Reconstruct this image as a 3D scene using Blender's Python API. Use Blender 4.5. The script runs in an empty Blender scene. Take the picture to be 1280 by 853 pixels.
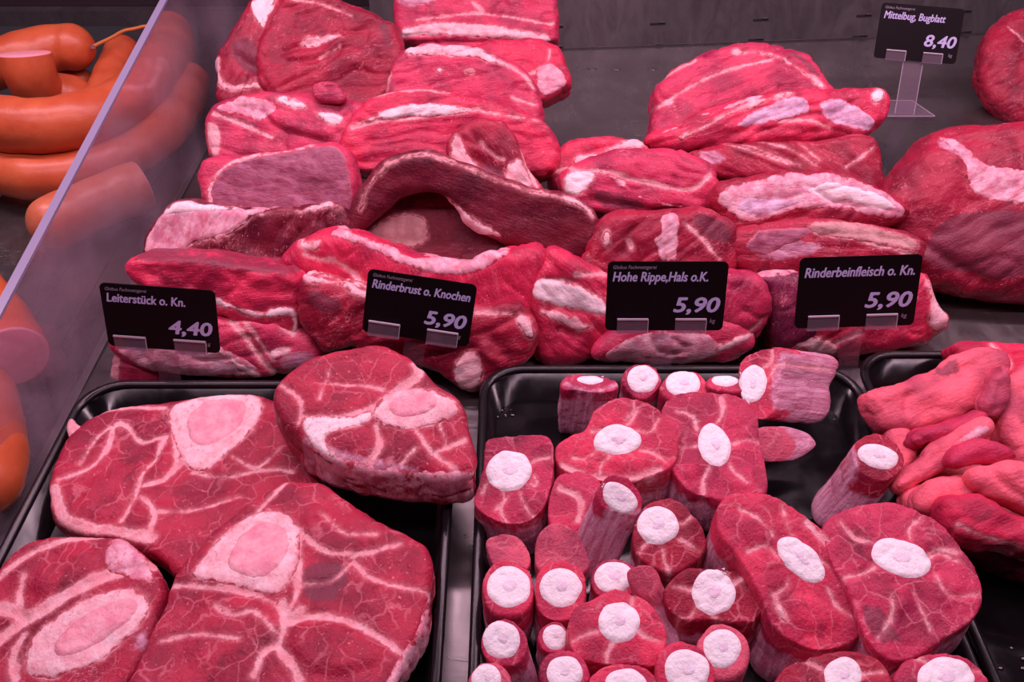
import bpy, bmesh, math, random
import numpy as np
from mathutils import Vector, Matrix

C = bpy.context.scene.collection
# ---------------------------------------------------------------- camera
F, CX, CY = 1067.0, 640.0, 426.5
PITCH = math.radians(42.4)
H = 0.55
cam_d = bpy.data.cameras.new('camera')
cam = bpy.data.objects.new('camera', cam_d)
C.objects.link(cam)
cam.location = (0, 0, H)
cam.rotation_euler = (math.radians(90) - PITCH, 0, 0)
cam_d.sensor_width = 36.0
cam_d.lens = F / 1280.0 * 36.0
cam_d.clip_start = 0.02
bpy.context.scene.camera = cam
# ---------------------------------------------------------------- world, lamps, exposure
w = bpy.data.worlds.new('world')
bpy.context.scene.world = w
w.use_nodes = True
w.node_tree.nodes['Background'].inputs[0].default_value = (0.85, 0.58, 0.80, 1)
w.node_tree.nodes['Background'].inputs[1].default_value = 0.04
vs = bpy.context.scene.view_settings
vs.view_transform = 'Standard'
vs.look = 'None'
vs.exposure = 0.0
vs.gamma = 1.0
vs.use_curve_mapping = False


def tube_lamp(name, loc, sx, sy, power, col, rx=0.0):
    d = bpy.data.lights.new(name, 'AREA')
    d.shape = 'RECTANGLE'
    d.size, d.size_y = sx, sy
    d.energy = power
    d.color = col
    o = bpy.data.objects.new(name, d)
    o.location = loc
    o.rotation_euler = (rx, 0, 0)
    C.objects.link(o)
    return o


tube_lamp('counter_lamp', (0.1, 0.84, 0.80), 2.2, 0.05, 13.0, (1.0, 0.64, 0.80), math.radians(-8))
tube_lamp('counter_lamp', (0.1, 0.34, 0.95), 2.2, 0.05, 9.0, (1.0, 0.64, 0.82), math.radians(6))


# ---------------------------------------------------------------- geometry helpers
def ray(px, py):
    a, b = (px - CX) / F, -(py - CY) / F
    cp, sp = math.cos(PITCH), math.sin(PITCH)
    return np.array([a, cp + b * sp, -sp + b * cp])


def at(px, py, z):
    d = ray(px, py)
    return np.array([0, 0, H]) + d * ((z - H) / d[2])


def on_plane(px, py, p, n):
    d = ray(px, py)
    o = np.array([0, 0, H])
    return o + d * (np.dot(p - o, n) / np.dot(d, n))


rng = np.random.RandomState(7)
LAT = rng.rand(32, 32, 32)


def vnoise(P):
    i = np.floor(P).astype(int)
    f = P - i
    f = f * f * (3 - 2 * f)
    i0, i1 = i & 31, (i + 1) & 31
    x0, y0, z0, x1, y1, z1 = i0[:, 0], i0[:, 1], i0[:, 2], i1[:, 0], i1[:, 1], i1[:, 2]
    fx, fy, fz = f[:, 0], f[:, 1], f[:, 2]
    a = LAT[x0, y0, z0] * (1 - fx) + LAT[x1, y0, z0] * fx
    b = LAT[x0, y1, z0] * (1 - fx) + LAT[x1, y1, z0] * fx
    c = LAT[x0, y0, z1] * (1 - fx) + LAT[x1, y0, z1] * fx
    d = LAT[x0, y1, z1] * (1 - fx) + LAT[x1, y1, z1] * fx
    return ((a * (1 - fy) + b * fy) * (1 - fz) + (c * (1 - fy) + d * fy) * fz) * 2 - 1


def smooth_loop(P, it=2):
    P = np.array(P, float)
    for _ in range(it):
        Q = np.roll(P, -1, axis=0)
        P = np.stack([P * .75 + Q * .25, P * .25 + Q * .75], 1).reshape(-1, P.shape[1])
    return P


def smooth_line(P, it=2):
    P = np.array(P, float)
    for _ in range(it):
        if len(P) < 3:
            break
        Q = np.stack([P[:-1] * .75 + P[1:] * .25, P[:-1] * .25 + P[1:] * .75], 1).reshape(-1, P.shape[1])
        P = np.vstack([P[:1], Q[1:-1], P[-1:]])
    return P


def seg_dist(X, P, closed):
    A = P if closed else P[:-1]
    B = np.roll(P, -1, axis=0) if closed else P[1:]
    best = np.full(len(X), 1e9)
    for a, b in zip(A, B):
        ab = b - a
        t = np.clip(((X - a) @ ab) / max(ab @ ab, 1e-14), 0, 1)
        d = X - a - t[:, None] * ab
        best = np.minimum(best, (d * d).sum(1))
    return np.sqrt(best)


def inside(X, P):
    r = np.zeros(len(X), bool)
    Q = np.roll(P, -1, axis=0)
    for (x0, y0), (x1, y1) in zip(P, Q):
        if y0 == y1:
            continue
        c = (y0 > X[:, 1]) != (y1 > X[:, 1])
        xi = (x1 - x0) * (X[:, 1] - y0) / (y1 - y0) + x0
        r ^= c & (X[:, 0] < xi)
    return r


def sdf(X, P):
    d = seg_dist(X, P, True)
    return np.where(inside(X, P), -d, d)


def ellipse(cx, cy, rx, ry, rot=0, n=14, wob=0.06, seed=1):
    r = random.Random(int(seed * 977 + cx * 3 + cy))
    out = []
    c, s = math.cos(math.radians(rot)), math.sin(math.radians(rot))
    for k in range(n):
        a = 2 * math.pi * k / n
        q = 1 + r.uniform(-wob, wob)
        x, y = rx * q * math.cos(a), ry * q * math.sin(a)
        out.append((cx + x * c - y * s, cy + x * s + y * c))
    return out


# ---------------------------------------------------------------- node helpers
class NT:
    def __init__(s, name):
        s.m = bpy.data.materials.new(name)
        s.m.use_nodes = True
        s.t = s.m.node_tree
        s.b = s.t.nodes['Principled BSDF']

    def n(s, typ, **k):
        x = s.t.nodes.new(typ)
        ins = k.pop('i', {})
        for a, v in k.items():
            setattr(x, a, v)
        for a, v in ins.items():
            s.set(x, a, v)
        return x

    def set(s, x, a, v):
        if isinstance(v, bpy.types.NodeSocket):
            s.t.links.new(v, x.inputs[a])
        else:
            x.inputs[a].default_value = v

    def math(s, op, a, b=0.0, c=0.0, clamp=False):
        x = s.n('ShaderNodeMath', operation=op, use_clamp=clamp, i={0: a, 1: b, 2: c})
        return x.outputs[0]

    def mix(s, f, a, b, mode='MIX'):
        x = s.n('ShaderNodeMix', data_type='RGBA', blend_type=mode)
        s.set(x, 0, f)
        s.set(x, 6, a)
        s.set(x, 7, b)
        return x.outputs[2]

    def noise(s, vec, scale, detail=3.0, rough=.55, dist=0.0):
        x = s.n('ShaderNodeTexNoise', i={'Scale': scale, 'Detail': detail, 'Roughness': rough, 'Distortion': dist})
        if vec is not None:
            s.set(x, 'Vector', vec)
        return x.outputs[0]

    def ramp(s, v, lo, hi):
        x = s.n('ShaderNodeMapRange', clamp=True, interpolation_type='SMOOTHSTEP', i={0: v, 1: lo, 2: hi, 3: 0.0, 4: 1.0})
        return x.outputs[0]

    def attr(s, name, vec=False):
        x = s.n('ShaderNodeAttribute', attribute_name=name)
        return x.outputs['Vector' if vec else 'Fac']

    def scale(s, vec, v):
        x = s.n('ShaderNodeVectorMath', operation='MULTIPLY', i={0: vec, 1: v})
        return x.outputs[0]

    def bump(s, h, dist, strength=1.0, prev=None):
        x = s.n('ShaderNodeBump', i={'Height': h, 'Distance': dist, 'Strength': strength})
        if prev is not None:
            s.set(x, 'Normal', prev)
        return x.outputs[0]


def rgb(r, g, b):
    return (r, g, b, 1.0)


def make_meat(name, fibre=1.0, marble=1.0, rough=.36, cells=0.0, coat=.14):
    N = NT(name)
    tex = N.attr('tex', True)
    oi = N.n('ShaderNodeObjectInfo').outputs['Color']
    big = N.noise(tex, 28, 3)
    col = N.mix(N.ramp(big, .35, .7), oi, N.mix(1.0, oi, rgb(.55, .48, .62), 'MULTIPLY'))
    # muscle fibre grain (stretched along u)
    fib = N.noise(N.scale(tex, (90, 520, 520)), 1.0, 4, .6, .3)
    col = N.mix(N.math('MULTIPLY', N.ramp(fib, .42, .75), .45 * fibre), col, N.mix(1.0, col, rgb(1.3, 2.2, 1.8), 'MULTIPLY'))
    grain = N.noise(tex, 700, 2, .6)
    col = N.mix(N.math('MULTIPLY', N.ramp(grain, .3, .52), .30), N.mix(1.0, col, rgb(1.2, 1.9, 1.6), 'MULTIPLY'), col)
    # marbling: thin wandering pale lines
    ml = N.math('ABSOLUTE', N.math('SUBTRACT', N.noise(N.scale(tex, (45, 75, 75)), 1.0, 4, .6, .6), .5))
    mm = N.math('MULTIPLY', N.ramp(ml, .012, .002), N.ramp(N.noise(tex, 40, 2), .5, .66))
    col = N.mix(N.math('MULTIPLY', mm, .65 * marble), col, rgb(.80, .25, .30))
    # pale streaks along the grain
    st = N.math('ABSOLUTE', N.math('SUBTRACT', N.noise(N.scale(tex, (22, 120, 120)), 1.0, 5, .62, .5), .5))
    stm = N.math('MULTIPLY', N.ramp(st, .016, .002), N.ramp(N.noise(tex, 33, 2), .48, .62))
    col = N.mix(N.math('MULTIPLY', stm, .42 * fibre), col, rgb(.78, .22, .28))
    # blood-dark patches
    bl = N.ramp(N.noise(N.scale(tex, (30, 60, 60)), 1.0, 4, .6, .8), .56, .72)
    col = N.mix(N.math('MULTIPLY', bl, .75), col, N.mix(1.0, col, rgb(.50, .42, .52), 'MULTIPLY'))
    if cells:
        wv = N.n('ShaderNodeVectorMath', operation='ADD', i={0: tex, 1: N.scale(N.n('ShaderNodeTexNoise', i={'Vector': tex, 'Scale': 45.0, 'Detail': 3.0}).outputs['Color'], (.018, .018, .018))}).outputs[0]
        vo = N.n('ShaderNodeTexVoronoi', feature='DISTANCE_TO_EDGE', i={'Vector': wv, 'Scale': 52.0})
        cm = N.math('MULTIPLY', N.ramp(vo.outputs['Distance'], .045, .01), N.ramp(N.noise(tex, 50, 2), .38, .6))
        vc = N.n('ShaderNodeTexVoronoi', i={'Vector': wv, 'Scale': 52.0})
        tone = N.n('ShaderNodeSeparateColor', i={0: vc.outputs['Color']}).outputs[0]
        col = N.mix(N.math('MULTIPLY', N.ramp(tone, .3, .9), .5), col, N.mix(1.0, col, rgb(.66, .55, .66), 'MULTIPLY'))
        col = N.mix(N.math('MULTIPLY', cm, cells), col, rgb(.80, .26, .32))
    # specks of fat
    sp = N.ramp(N.noise(tex, 420, 1, .4), .70, .78)
    col = N.mix(N.math('MULTIPLY', sp, .5 * marble), col, rgb(.85, .30, .36))
    # dark areas: dried edges, darker faces and dented spots
    dk = N.math('ADD', N.attr('darkd'), N.math('MULTIPLY', N.math('SUBTRACT', N.noise(tex, 160, 4), .5), .010))
    dkm = N.ramp(dk, .0015, -.0015)
    col = N.mix(N.math('MULTIPLY', dkm, .75), col, rgb(.17, .035, .065))
    # membrane / silverskin
    sk = N.math('ADD', N.attr('skind'), N.math('MULTIPLY', N.math('SUBTRACT', N.noise(tex, 190, 4), .5), .008))
    skm = N.ramp(sk, .0022, -.0022)
    streak = N.noise(N.scale(tex, (40, 260, 260)), 1.0, 4, .6, .5)
    skc = N.mix(N.ramp(streak, .3, .7), rgb(.46, .15, .24), rgb(.74, .42, .56))
    col = N.mix(N.math('MULTIPLY', skm, .85), col, skc)
    # fat
    wob = N.math('ADD', N.math('MULTIPLY', N.math('SUBTRACT', N.noise(tex, 230, 5, .65), .5), .0048), N.math('MULTIPLY', N.math('SUBTRACT', N.noise(tex, 60, 2), .5), .0060))
    ft = N.math('ADD', N.attr('fatd'), wob)
    fm = N.math('MULTIPLY', N.ramp(ft, .0010, -.0008), .88)
    fc = N.mix(N.ramp(N.noise(tex, 120, 4), .35, .68), rgb(.80, .33, .38), rgb(.90, .58, .62))
    col = N.mix(fm, col, fc)
    halo = N.math('MULTIPLY', N.ramp(ft, .0035, .0), .25)
    col = N.mix(halo, col, rgb(.88, .34, .38))
    N.set(N.b, 'Base Color', col)
    rr = N.math('ADD', rough, N.math('MULTIPLY', N.math('SUBTRACT', N.noise(tex, 260, 3), .5), .35))
    N.set(N.b, 'Roughness', N.math('SUBTRACT', rr, N.math('MULTIPLY', skm, .10)))
    N.set(N.b, 'Specular IOR Level', .22)
    b1 = N.bump(fib, .0011, .6)
    b2 = N.bump(N.noise(tex, 380, 4, .6), .0011, .7, b1)
    b3 = N.bump(N.math('SUBTRACT', 1.0, mm), .0006, .4, b2)
    N.set(N.b, 'Normal', b3)
    N.set(N.b, 'Subsurface Weight', .08)
    N.b.inputs['Coat Weight'].default_value = coat
    N.b.inputs['Coat Roughness'].default_value = .16
    N.set(N.b, 'Coat Normal', N.bump(N.noise(tex, 620, 3, .6), .0008, .5, b1))
    N.b.inputs['Subsurface Radius'].default_value = (1.0, .25, .2)
    N.b.inputs['Subsurface Scale'].default_value = .004
    return N.m


def make_fat(name, c0, c1, red=.3, rough=.45, edge_mix=.45, ragged=0.0):
    N = NT(name)
    tex = N.attr('tex', True)
    col = N.mix(N.ramp(N.noise(tex, 95, 5, .62), .32, .68), c0, c1)
    fibs = N.noise(N.scale(tex, (35, 200, 200)), 1.0, 4, .65, .8)
    col = N.mix(N.math('MULTIPLY', N.ramp(fibs, .54, .72), min(1.0, red * 1.6)), col, rgb(.66, .14, .20))
    veins = N.math('MULTIPLY', N.ramp(N.noise(tex, 150, 4, .6, .6), .60, .74), red)
    col = N.mix(veins, col, rgb(.70, .12, .16))
    edge = N.ramp(N.math('ADD', N.attr('edged'), N.math('MULTIPLY', N.math('SUBTRACT', N.noise(tex, 260, 3), .5), .004)), -.0030 if edge_mix < .6 else -.0018, .0002)
    col = N.mix(N.math('MULTIPLY', edge, edge_mix), col, rgb(.82, .22, .28) if edge_mix < .6 else rgb(.60, .10, .14))
    if ragged:
        nn = N.math('ADD', N.math('MULTIPLY', N.math('SUBTRACT', N.noise(tex, 210, 5, .68), .5), .012), N.math('MULTIPLY', N.math('SUBTRACT', N.noise(tex, 70, 3), .5), .007))
        rg = N.ramp(N.math('ADD', N.attr('edged'), nn), -.0016, .0004)
        oc = N.n('ShaderNodeObjectInfo').outputs['Color']
        col = N.mix(N.math('MULTIPLY', rg, ragged), col, oc)
        hole = N.ramp(N.noise(N.scale(tex, (50, 110, 110)), 1.0, 5, .65, .7), .60, .68)
        col = N.mix(N.math('MULTIPLY', hole, ragged * .55), col, N.mix(.35, oc, rgb(.80, .30, .36)))
    N.set(N.b, 'Base Color', col)
    N.set(N.b, 'Roughness', rough)
    N.set(N.b, 'Specular IOR Level', .3)
    b1 = N.bump(N.noise(N.scale(tex, (130, 260, 260)), 1.0, 5, .6), .0018, .7)
    N.set(N.b, 'Normal', b1)
    N.set(N.b, 'Subsurface Weight', .25)
    N.b.inputs['Subsurface Radius'].default_value = (1.0, .35, .3)
    N.b.inputs['Subsurface Scale'].default_value = .004
    return N.m


M = {}
M['meat'] = make_meat('beef_muscle')
M['shank'] = make_meat('shank_muscle', .4, 1.1, .40, cells=.35, coat=.07)
M['oxtail'] = make_meat('oxtail_muscle', .3, .8, .38, cells=.4, coat=.08)
M['smooth'] = make_meat('smooth_beef', .35, .25, .46, coat=.04)
M['fat'] = make_fat('beef_fat', rgb(.82, .40, .45), rgb(.92, .64, .68), .35, ragged=.85)
M['white_fat'] = make_fat('white_fat', rgb(.90, .68, .72), rgb(.95, .80, .83), .16, ragged=.8)
M['tissue'] = make_fat('connective_tissue', rgb(.64, .22, .32), rgb(.86, .52, .60), .5, .35, ragged=.9)
M['silver'] = make_fat('silverskin', rgb(.52, .26, .40), rgb(.74, .52, .68), .25, .28, ragged=.8)
M['dirty_fat'] = make_fat('tan_fat', rgb(.50, .22, .22), rgb(.66, .36, .36), .3, ragged=.7)
M['purple'] = make_fat('purple_membrane', rgb(.30, .06, .12), rgb(.40, .12, .20), .2, .33, ragged=.5)
M['bone'] = make_fat('sawn_bone', rgb(.95, .88, .92), rgb(.98, .95, .97), .02, .35, .15)
M['marrow'] = make_fat('marrow', rgb(.78, .27, .36), rgb(.87, .44, .50), .22, .35, .8)
M['marrow_pale'] = make_fat('pale_marrow', rgb(.86, .70, .82), rgb(.92, .82, .90), .05, .3, .12)
M['deep'] = make_fat('dark_meat_edge', rgb(.20, .02, .04), rgb(.34, .05, .09), .2)


# ---------------------------------------------------------------- object helpers
def tag(o, label=None, cat=None, group=None, kind=None):
    if label: o['label'] = label
    if cat: o['category'] = cat
    if group: o['group'] = group
    if kind: o['kind'] = kind
    return o


def empty(name, loc):
    o = bpy.data.objects.new(name, None)
    C.objects.link(o)
    o.location = loc
    return o


def link(name, me, parent=None, mat=None):
    if mat: me.materials.append(mat)
    o = bpy.data.objects.new(name, me)
    C.objects.link(o)
    if parent is not None:
        o.parent = parent
        o.location = -parent.location
    return o


def bm_obj(name, bm, mat, parent=None, smooth=False):
    me = bpy.data.meshes.new(name)
    bmesh.ops.recalc_face_normals(bm, faces=bm.faces)
    bm.to_mesh(me)
    bm.free()
    if smooth:
        for p in me.polygons: p.use_smooth = True
    return link(name, me, parent, mat)


def box(bm, c, s, rot=None, bevel=0.0):
    r = bmesh.ops.create_cube(bm, size=1)
    vs_ = r['verts']
    bmesh.ops.scale(bm, vec=s, verts=vs_)
    if bevel:
        es = list({e for v in vs_ for e in v.link_edges})
        rr = bmesh.ops.bevel(bm, geom=es, offset=bevel, segments=2, affect='EDGES', profile=.6)
        vs_ = list({v for f in rr['faces'] for v in f.verts} | {v for v in vs_ if v.is_valid})
    if rot is not None: bmesh.ops.rotate(bm, verts=vs_, cent=(0, 0, 0), matrix=rot)
    bmesh.ops.translate(bm, vec=c, verts=vs_)


def vox(me, size):
    tmp = bpy.data.objects.new('tmp', me)
    C.objects.link(tmp)
    md = tmp.modifiers.new('r', 'REMESH')
    md.mode = 'VOXEL'
    md.voxel_size = size
    dg = bpy.context.evaluated_depsgraph_get()
    e = tmp.evaluated_get(dg)
    m = e.to_mesh()
    V = np.empty(len(m.vertices) * 3)
    m.vertices.foreach_get('co', V)
    n = len(m.polygons)
    L = np.empty(len(m.loops), int)
    m.loops.foreach_get('vertex_index', L)
    e.to_mesh_clear()
    bpy.data.objects.remove(tmp)
    bpy.data.meshes.remove(me)
    return V.reshape(-1, 3), L.reshape(n, -1)


def laplace(V, E, it, k=.5):
    n = len(V)
    deg = np.bincount(E.ravel(), minlength=n).astype(float)
    deg[deg == 0] = 1
    for _ in range(it):
        S = np.stack([np.bincount(E[:, 0], V[E[:, 1], c], n) + np.bincount(E[:, 1], V[E[:, 0], c], n) for c in range(3)], 1)
        V = V + (S / deg[:, None] - V) * k
    return V


def edges_of(Fq):
    k = Fq.shape[1]
    E = np.concatenate([Fq[:, [i, (i + 1) % k]] for i in range(k)])
    E.sort(axis=1)
    return np.unique(E, axis=0)


def vnormals(V, Fq):
    a, b, c = V[Fq[:, 0]], V[Fq[:, 1]], V[Fq[:, 2]]
    d = V[Fq[:, 3]] if Fq.shape[1] == 4 else a
    fn = np.cross(c - a, d - b) if Fq.shape[1] == 4 else np.cross(b - a, c - a)
    n = len(V)
    vn = np.stack([sum(np.bincount(Fq[:, i], fn[:, k], n) for i in range(Fq.shape[1])) for k in range(3)], 1)
    return vn / np.maximum(np.linalg.norm(vn, axis=1), 1e-12)[:, None]


def np_mesh(name, V, Fq, attrs):
    me = bpy.data.meshes.new(name)
    k = Fq.shape[1]
    me.vertices.add(len(V))
    me.vertices.foreach_set('co', V.astype(np.float32).ravel())
    me.loops.add(Fq.size)
    me.loops.foreach_set('vertex_index', Fq.astype(np.int32).ravel())
    me.polygons.add(len(Fq))
    me.polygons.foreach_set('loop_start', np.arange(0, Fq.size, k, dtype=np.int32))
    me.update(calc_edges=True)
    me.polygons.foreach_set('use_smooth', np.ones(len(Fq), bool))
    for an, av in attrs.items():
        if av.ndim == 2:
            a = me.attributes.new(an, 'FLOAT_VECTOR', 'POINT')
            a.data.foreach_set('vector', av.astype(np.float32).ravel())
        else:
            a = me.attributes.new(an, 'FLOAT', 'POINT')
            a.data.foreach_set('value', av.astype(np.float32))
    return me


def patch_mesh(name, V, Fq, N, sd, tex, lift, slope=.5, back=.0022, lim=.0035):
    """closed skin over the region sd<0 of a body; sinks under the body's surface where sd>0"""
    keep = sd < lim
    fk = keep[Fq].all(1)
    if fk.sum() < 6: return None
    Fs = Fq[fk]
    used = np.unique(Fs)
    idx = np.full(len(V), -1)
    idx[used] = np.arange(len(used))
    Fs = idx[Fs]
    v, nn, s, t = V[used], N[used], sd[used], tex[used]
    off = np.clip(-s * slope, -.0012, lift)
    top = v + nn * off[:, None]
    bot = v - nn * back
    n = len(used)
    k = Fs.shape[1]
    E = np.concatenate([Fs[:, [i, (i + 1) % k]] for i in range(k)])
    key = E[:, 0].astype(np.int64) * n + E[:, 1]
    rev = E[:, 1].astype(np.int64) * n + E[:, 0]
    bd = E[~np.isin(key, rev)]
    walls = np.stack([bd[:, 1], bd[:, 0], bd[:, 0] + n, bd[:, 1] + n], 1)
    FF = np.concatenate([Fs, Fs[:, ::-1] + n, walls])
    return np_mesh(name, np.concatenate([top, bot]), FF,
                   {'tex': np.concatenate([t, t]), 'edged': np.concatenate([s, s])})


COL = {
    'red': (.50, .008, .048), 'bright': (.60, .017, .064), 'mid': (.35, .009, .034), 'dark': (.18, .006, .020),
    'pink': (.66, .070, .130), 'rose': (.54, .022, .076), 'purple': (.22, .016, .055), 'salmon': (.80, .085, .140), 'shankred': (.42, .014, .045), 'tailred': (.64, .026, .078),
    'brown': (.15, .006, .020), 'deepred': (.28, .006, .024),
}
COUNT = [0]


def piece(name, label, outline, z=None, tilt=45, yaw=0, roll=0, T=.045, pil=.010, f0=.5, color='red', feats=(), cat='beef',
          group=None, vx=.0019, D=None, amp=1.0, mat='meat', grain=0.0, anchor=None, sm=3, it=None, taper=0.0, center=True, pname='muscle', grow=1.06, ridge=1.0, sideskin=None):
    """slab or block of meat: the outline (pixels) is cast on a plane through the anchor at height z, facing up and to the front by tilt"""
    COUNT[0] += 1
    seed = COUNT[0]
    if it is None: it = 2 if ridge < 1 else 1
    out = smooth_loop(outline, it)
    if it == 1: out = smooth_loop(out * 1.0, 1) * .5 + np.repeat(out, 2, axis=0) * .5
    if anchor is None: anchor = tuple(out.mean(0))
    if z is None: z = pile_z(anchor[1])
    out = out.mean(0) + (out - out.mean(0)) * grow
    P0 = at(anchor[0], anchor[1], z)
    ta, ya = math.radians(tilt), math.radians(yaw)
    Nn = np.array([math.sin(ta) * math.sin(ya), -math.sin(ta) * math.cos(ya), math.cos(ta)])
    U = np.cross(np.array([0, 1, 0.001]), Nn)
    U /= np.linalg.norm(U)
    Vv = np.cross(Nn, U)
    wc = -.4 * T if pil > 0 and center else 0.0
    Pm = P0 + Nn * 0

    def uv(pts):
        q = np.array([on_plane(x, y, Pm, Nn) for x, y in pts]) - P0
        return np.stack([q @ U, q @ Vv], 1)
    O = uv(out)
    O += np.stack([vnoise(np.c_[O * 90, np.full(len(O), seed * 3.3)]), vnoise(np.c_[O * 90, np.full(len(O), seed * 5.1 + 9)])], 1) * .0012 * amp
    O += np.stack([vnoise(np.c_[O * 40, np.full(len(O), seed * 1.3)]), vnoise(np.c_[O * 40, np.full(len(O), seed * 2.1 + 9)])], 1) * .0018 * amp * ridge
    bm = bmesh.new()
    area = 0.5 * np.sum(O[:, 0] * np.roll(O[:, 1], -1) - np.roll(O[:, 0], -1) * O[:, 1])
    if area < 0: O = O[::-1]
    cen = O.mean(0)
    zt, zb = -wc, -T - wc
    top = [bm.verts.new((x, y, zt)) for x, y in O]
    bot = [bm.verts.new((cen[0] + (x - cen[0]) * (1 - taper), cen[1] + (y - cen[1]) * (1 - taper), zb)) for x, y in O]
    bm.faces.new(top)
    bm.faces.new(bot[::-1])
    n = len(O)
    for i in range(n): bm.faces.new((top[i], bot[i], bot[(i + 1) % n], top[(i + 1) % n]))
    me = bpy.data.meshes.new('t')
    bm.to_mesh(me)
    bm.free()
    V, Fq = vox(me, vx)
    E = edges_of(Fq)
    X2 = V[:, :2].copy()
    d_in = np.maximum(-sdf(X2, O), 0)
    if pil > 0:
        f = np.sqrt(1 - (1 - np.minimum(d_in / pil, 1)) ** 2)
        V[:, 2] *= f0 + (1 - f0) * f
    V = laplace(V, E, sm)
    Nv = vnormals(V, Fq)
    # features in the cut plane
    fat = np.full(len(V), .05)
    skin = np.full(len(V), .05)
    dark = np.full(len(V), .05)
    disp = np.zeros(len(V))
    parts = []
    jit = vnoise(V * 260 + seed) * .0008 + (vnoise(V * 120 + seed) * .0014 + vnoise(V * 55 + seed) * .0018) * min(1.0, ridge)
    for ft in feats:
        kind, pts = ft[0], ft[1]
        if kind in ('seam', 'dent', 'bulge', 'darkline', 'skinline', 'strip'):
            L = uv(smooth_line(pts))
            d = seg_dist(V[:, :2], L, False)
        else:
            L = uv(smooth_loop(pts, 2))
            d = sdf(V[:, :2], L)
        if kind == 'seam':
            hw = ft[2] * .001
            fat = np.minimum(fat, d - hw)
            disp -= .0011 * np.exp(-(d / .0022) ** 2)
        elif kind == 'dent':
            disp -= ft[3] * .001 * np.exp(-(d / (ft[2] * .001)) ** 2)
        elif kind == 'bulge':
            disp += ft[3] * .001 * np.exp(-(d / (ft[2] * .001)) ** 2)
        elif kind == 'hump':
            disp += ft[2] * .001 * np.clip(-d / .006, 0, 1) ** .7
        elif kind == 'darkline':
            dark = np.minimum(dark, d - ft[2] * .001)
        elif kind == 'dark':
            dark = np.minimum(dark, d)
        elif kind == 'skinline':
            skin = np.minimum(skin, d - ft[2] * .001)
        elif kind == 'skin':
            skin = np.minimum(skin, d)
        elif kind == 'fatp':
            fat = np.minimum(fat, d)
        elif kind == 'part':      # ('part', poly, name, material, lift mm, parent index or None)
            parts.append((d + jit * (.25 if ft[3] in ('bone', 'marrow_pale') else 1.0), ft))
        elif kind == 'strip':     # ('strip', line, name, material, lift mm, half width mm)
            parts.append((d - ft[5] * .001 + jit * 1.5, ft))
    if sideskin is not None: skin = np.minimum(skin, V[:, 2] + wc + sideskin * .001 + vnoise(V * 120) * .003)
    frontish = np.where(Nv[:, 2] > -.1, 0, .05)
    for d, ft in parts:
        if ft[3] in ('fat', 'white_fat', 'dirty_fat'): fat = np.minimum(fat, d + .0002)
    lo = vnoise(V * 38 + seed * 7.7) * .0022 + vnoise(V * 85 + seed * 3.1) * .0010 + vnoise(V * 210 + seed) * .0004
    ga = math.radians(grain)
    GV = np.stack([(V[:, 0] * math.cos(ga) + V[:, 1] * math.sin(ga)) * 16, (-V[:, 0] * math.sin(ga) + V[:, 1] * math.cos(ga)) * 75, V[:, 2] * 60], 1)
    GV = GV + vnoise(V * 30 + seed)[:, None] * .8
    rid = vnoise(GV + seed * 2.3)
    lo = lo - (np.exp(-(rid / .10) ** 2) * .0019 * ridge) + vnoise(GV * 2.1 + seed) * .0007 * ridge
    V = V + Nv * (disp + lo * amp)[:, None]
    V = laplace(V, E, 1, .4)
    Nv = vnormals(V, Fq)
    g = math.radians(grain)
    tex = np.stack([V[:, 0] * math.cos(g) + V[:, 1] * math.sin(g), -V[:, 0] * math.sin(g) + V[:, 1] * math.cos(g), V[:, 2]], 1) + seed * .137

    if mat in ('oxtail', 'shank'): tex = tex[:, [2, 0, 1]]

    def world(Q):
        if D is None:
            ax = Nn
        else:
            ax = -np.array(D, float)
            ax = ax / np.linalg.norm(ax)
        return P0 + Q[:, :1] * U + Q[:, 1:2] * Vv + (Q[:, 2:3] + wc) * ax
    # world-space arrays
    W = world(V)
    WN = vnormals(W, Fq)
    base = np.array([W[:, 0].mean(), W[:, 1].mean(), W[:, 2].min()])
    W = W - base
    body = np_mesh(pname, W, Fq, {'tex': tex, 'fatd': fat + frontish * 0, 'skind': skin, 'darkd': dark})
    body.materials.append(M[mat])
    if not parts:
        root = bpy.data.objects.new(name, body)
        C.objects.link(root)
        root.location = base
        root.color = (*COL[color], 1)
    else:
        root = empty(name, base)
        o = bpy.data.objects.new(pname, body)
        C.objects.link(o)
        o.parent = root
        o.color = (*COL[color], 1)
        made = []
        for d, ft in parts:
            pm = patch_mesh(ft[2], W, Fq, WN, np.where(Nv[:, 2] > -.15, d, .02), tex, ft[4] * (.001 if ft[3] in ('bone', 'marrow', 'marrow_pale') else .00062))
            if pm is None:
                made.append(None)
                continue
            pm.materials.append(M[ft[3]])
            q = bpy.data.objects.new(ft[2], pm)
            C.objects.link(q)
            par = root
            if ft[0] == 'part' and len(ft) > 5 and ft[5] is not None and made[ft[5]] is not None: par = made[ft[5]]
            q.parent = par
            q.color = (*COL[color], 1)
            made.append(q)
    tag(root, label, cat, group)
    return root


PZ = [(-40, .125), (0, .12), (60, .12), (150, .11), (250, .10), (330, .085), (400, .062), (430, .048), (470, .022), (600, .02)]


def pile_z(py):
    return float(np.interp(py, [a for a, _ in PZ], [b for _, b in PZ]))


# ================================================================ SETTING
def simple(name, col, rough=.5, metal=0.0, spec=.5):
    N = NT(name)
    N.b.inputs['Base Color'].default_value = rgb(*col)
    N.b.inputs['Roughness'].default_value = rough
    N.b.inputs['Metallic'].default_value = metal
    N.b.inputs['Specular IOR Level'].default_value = spec
    return N


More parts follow.
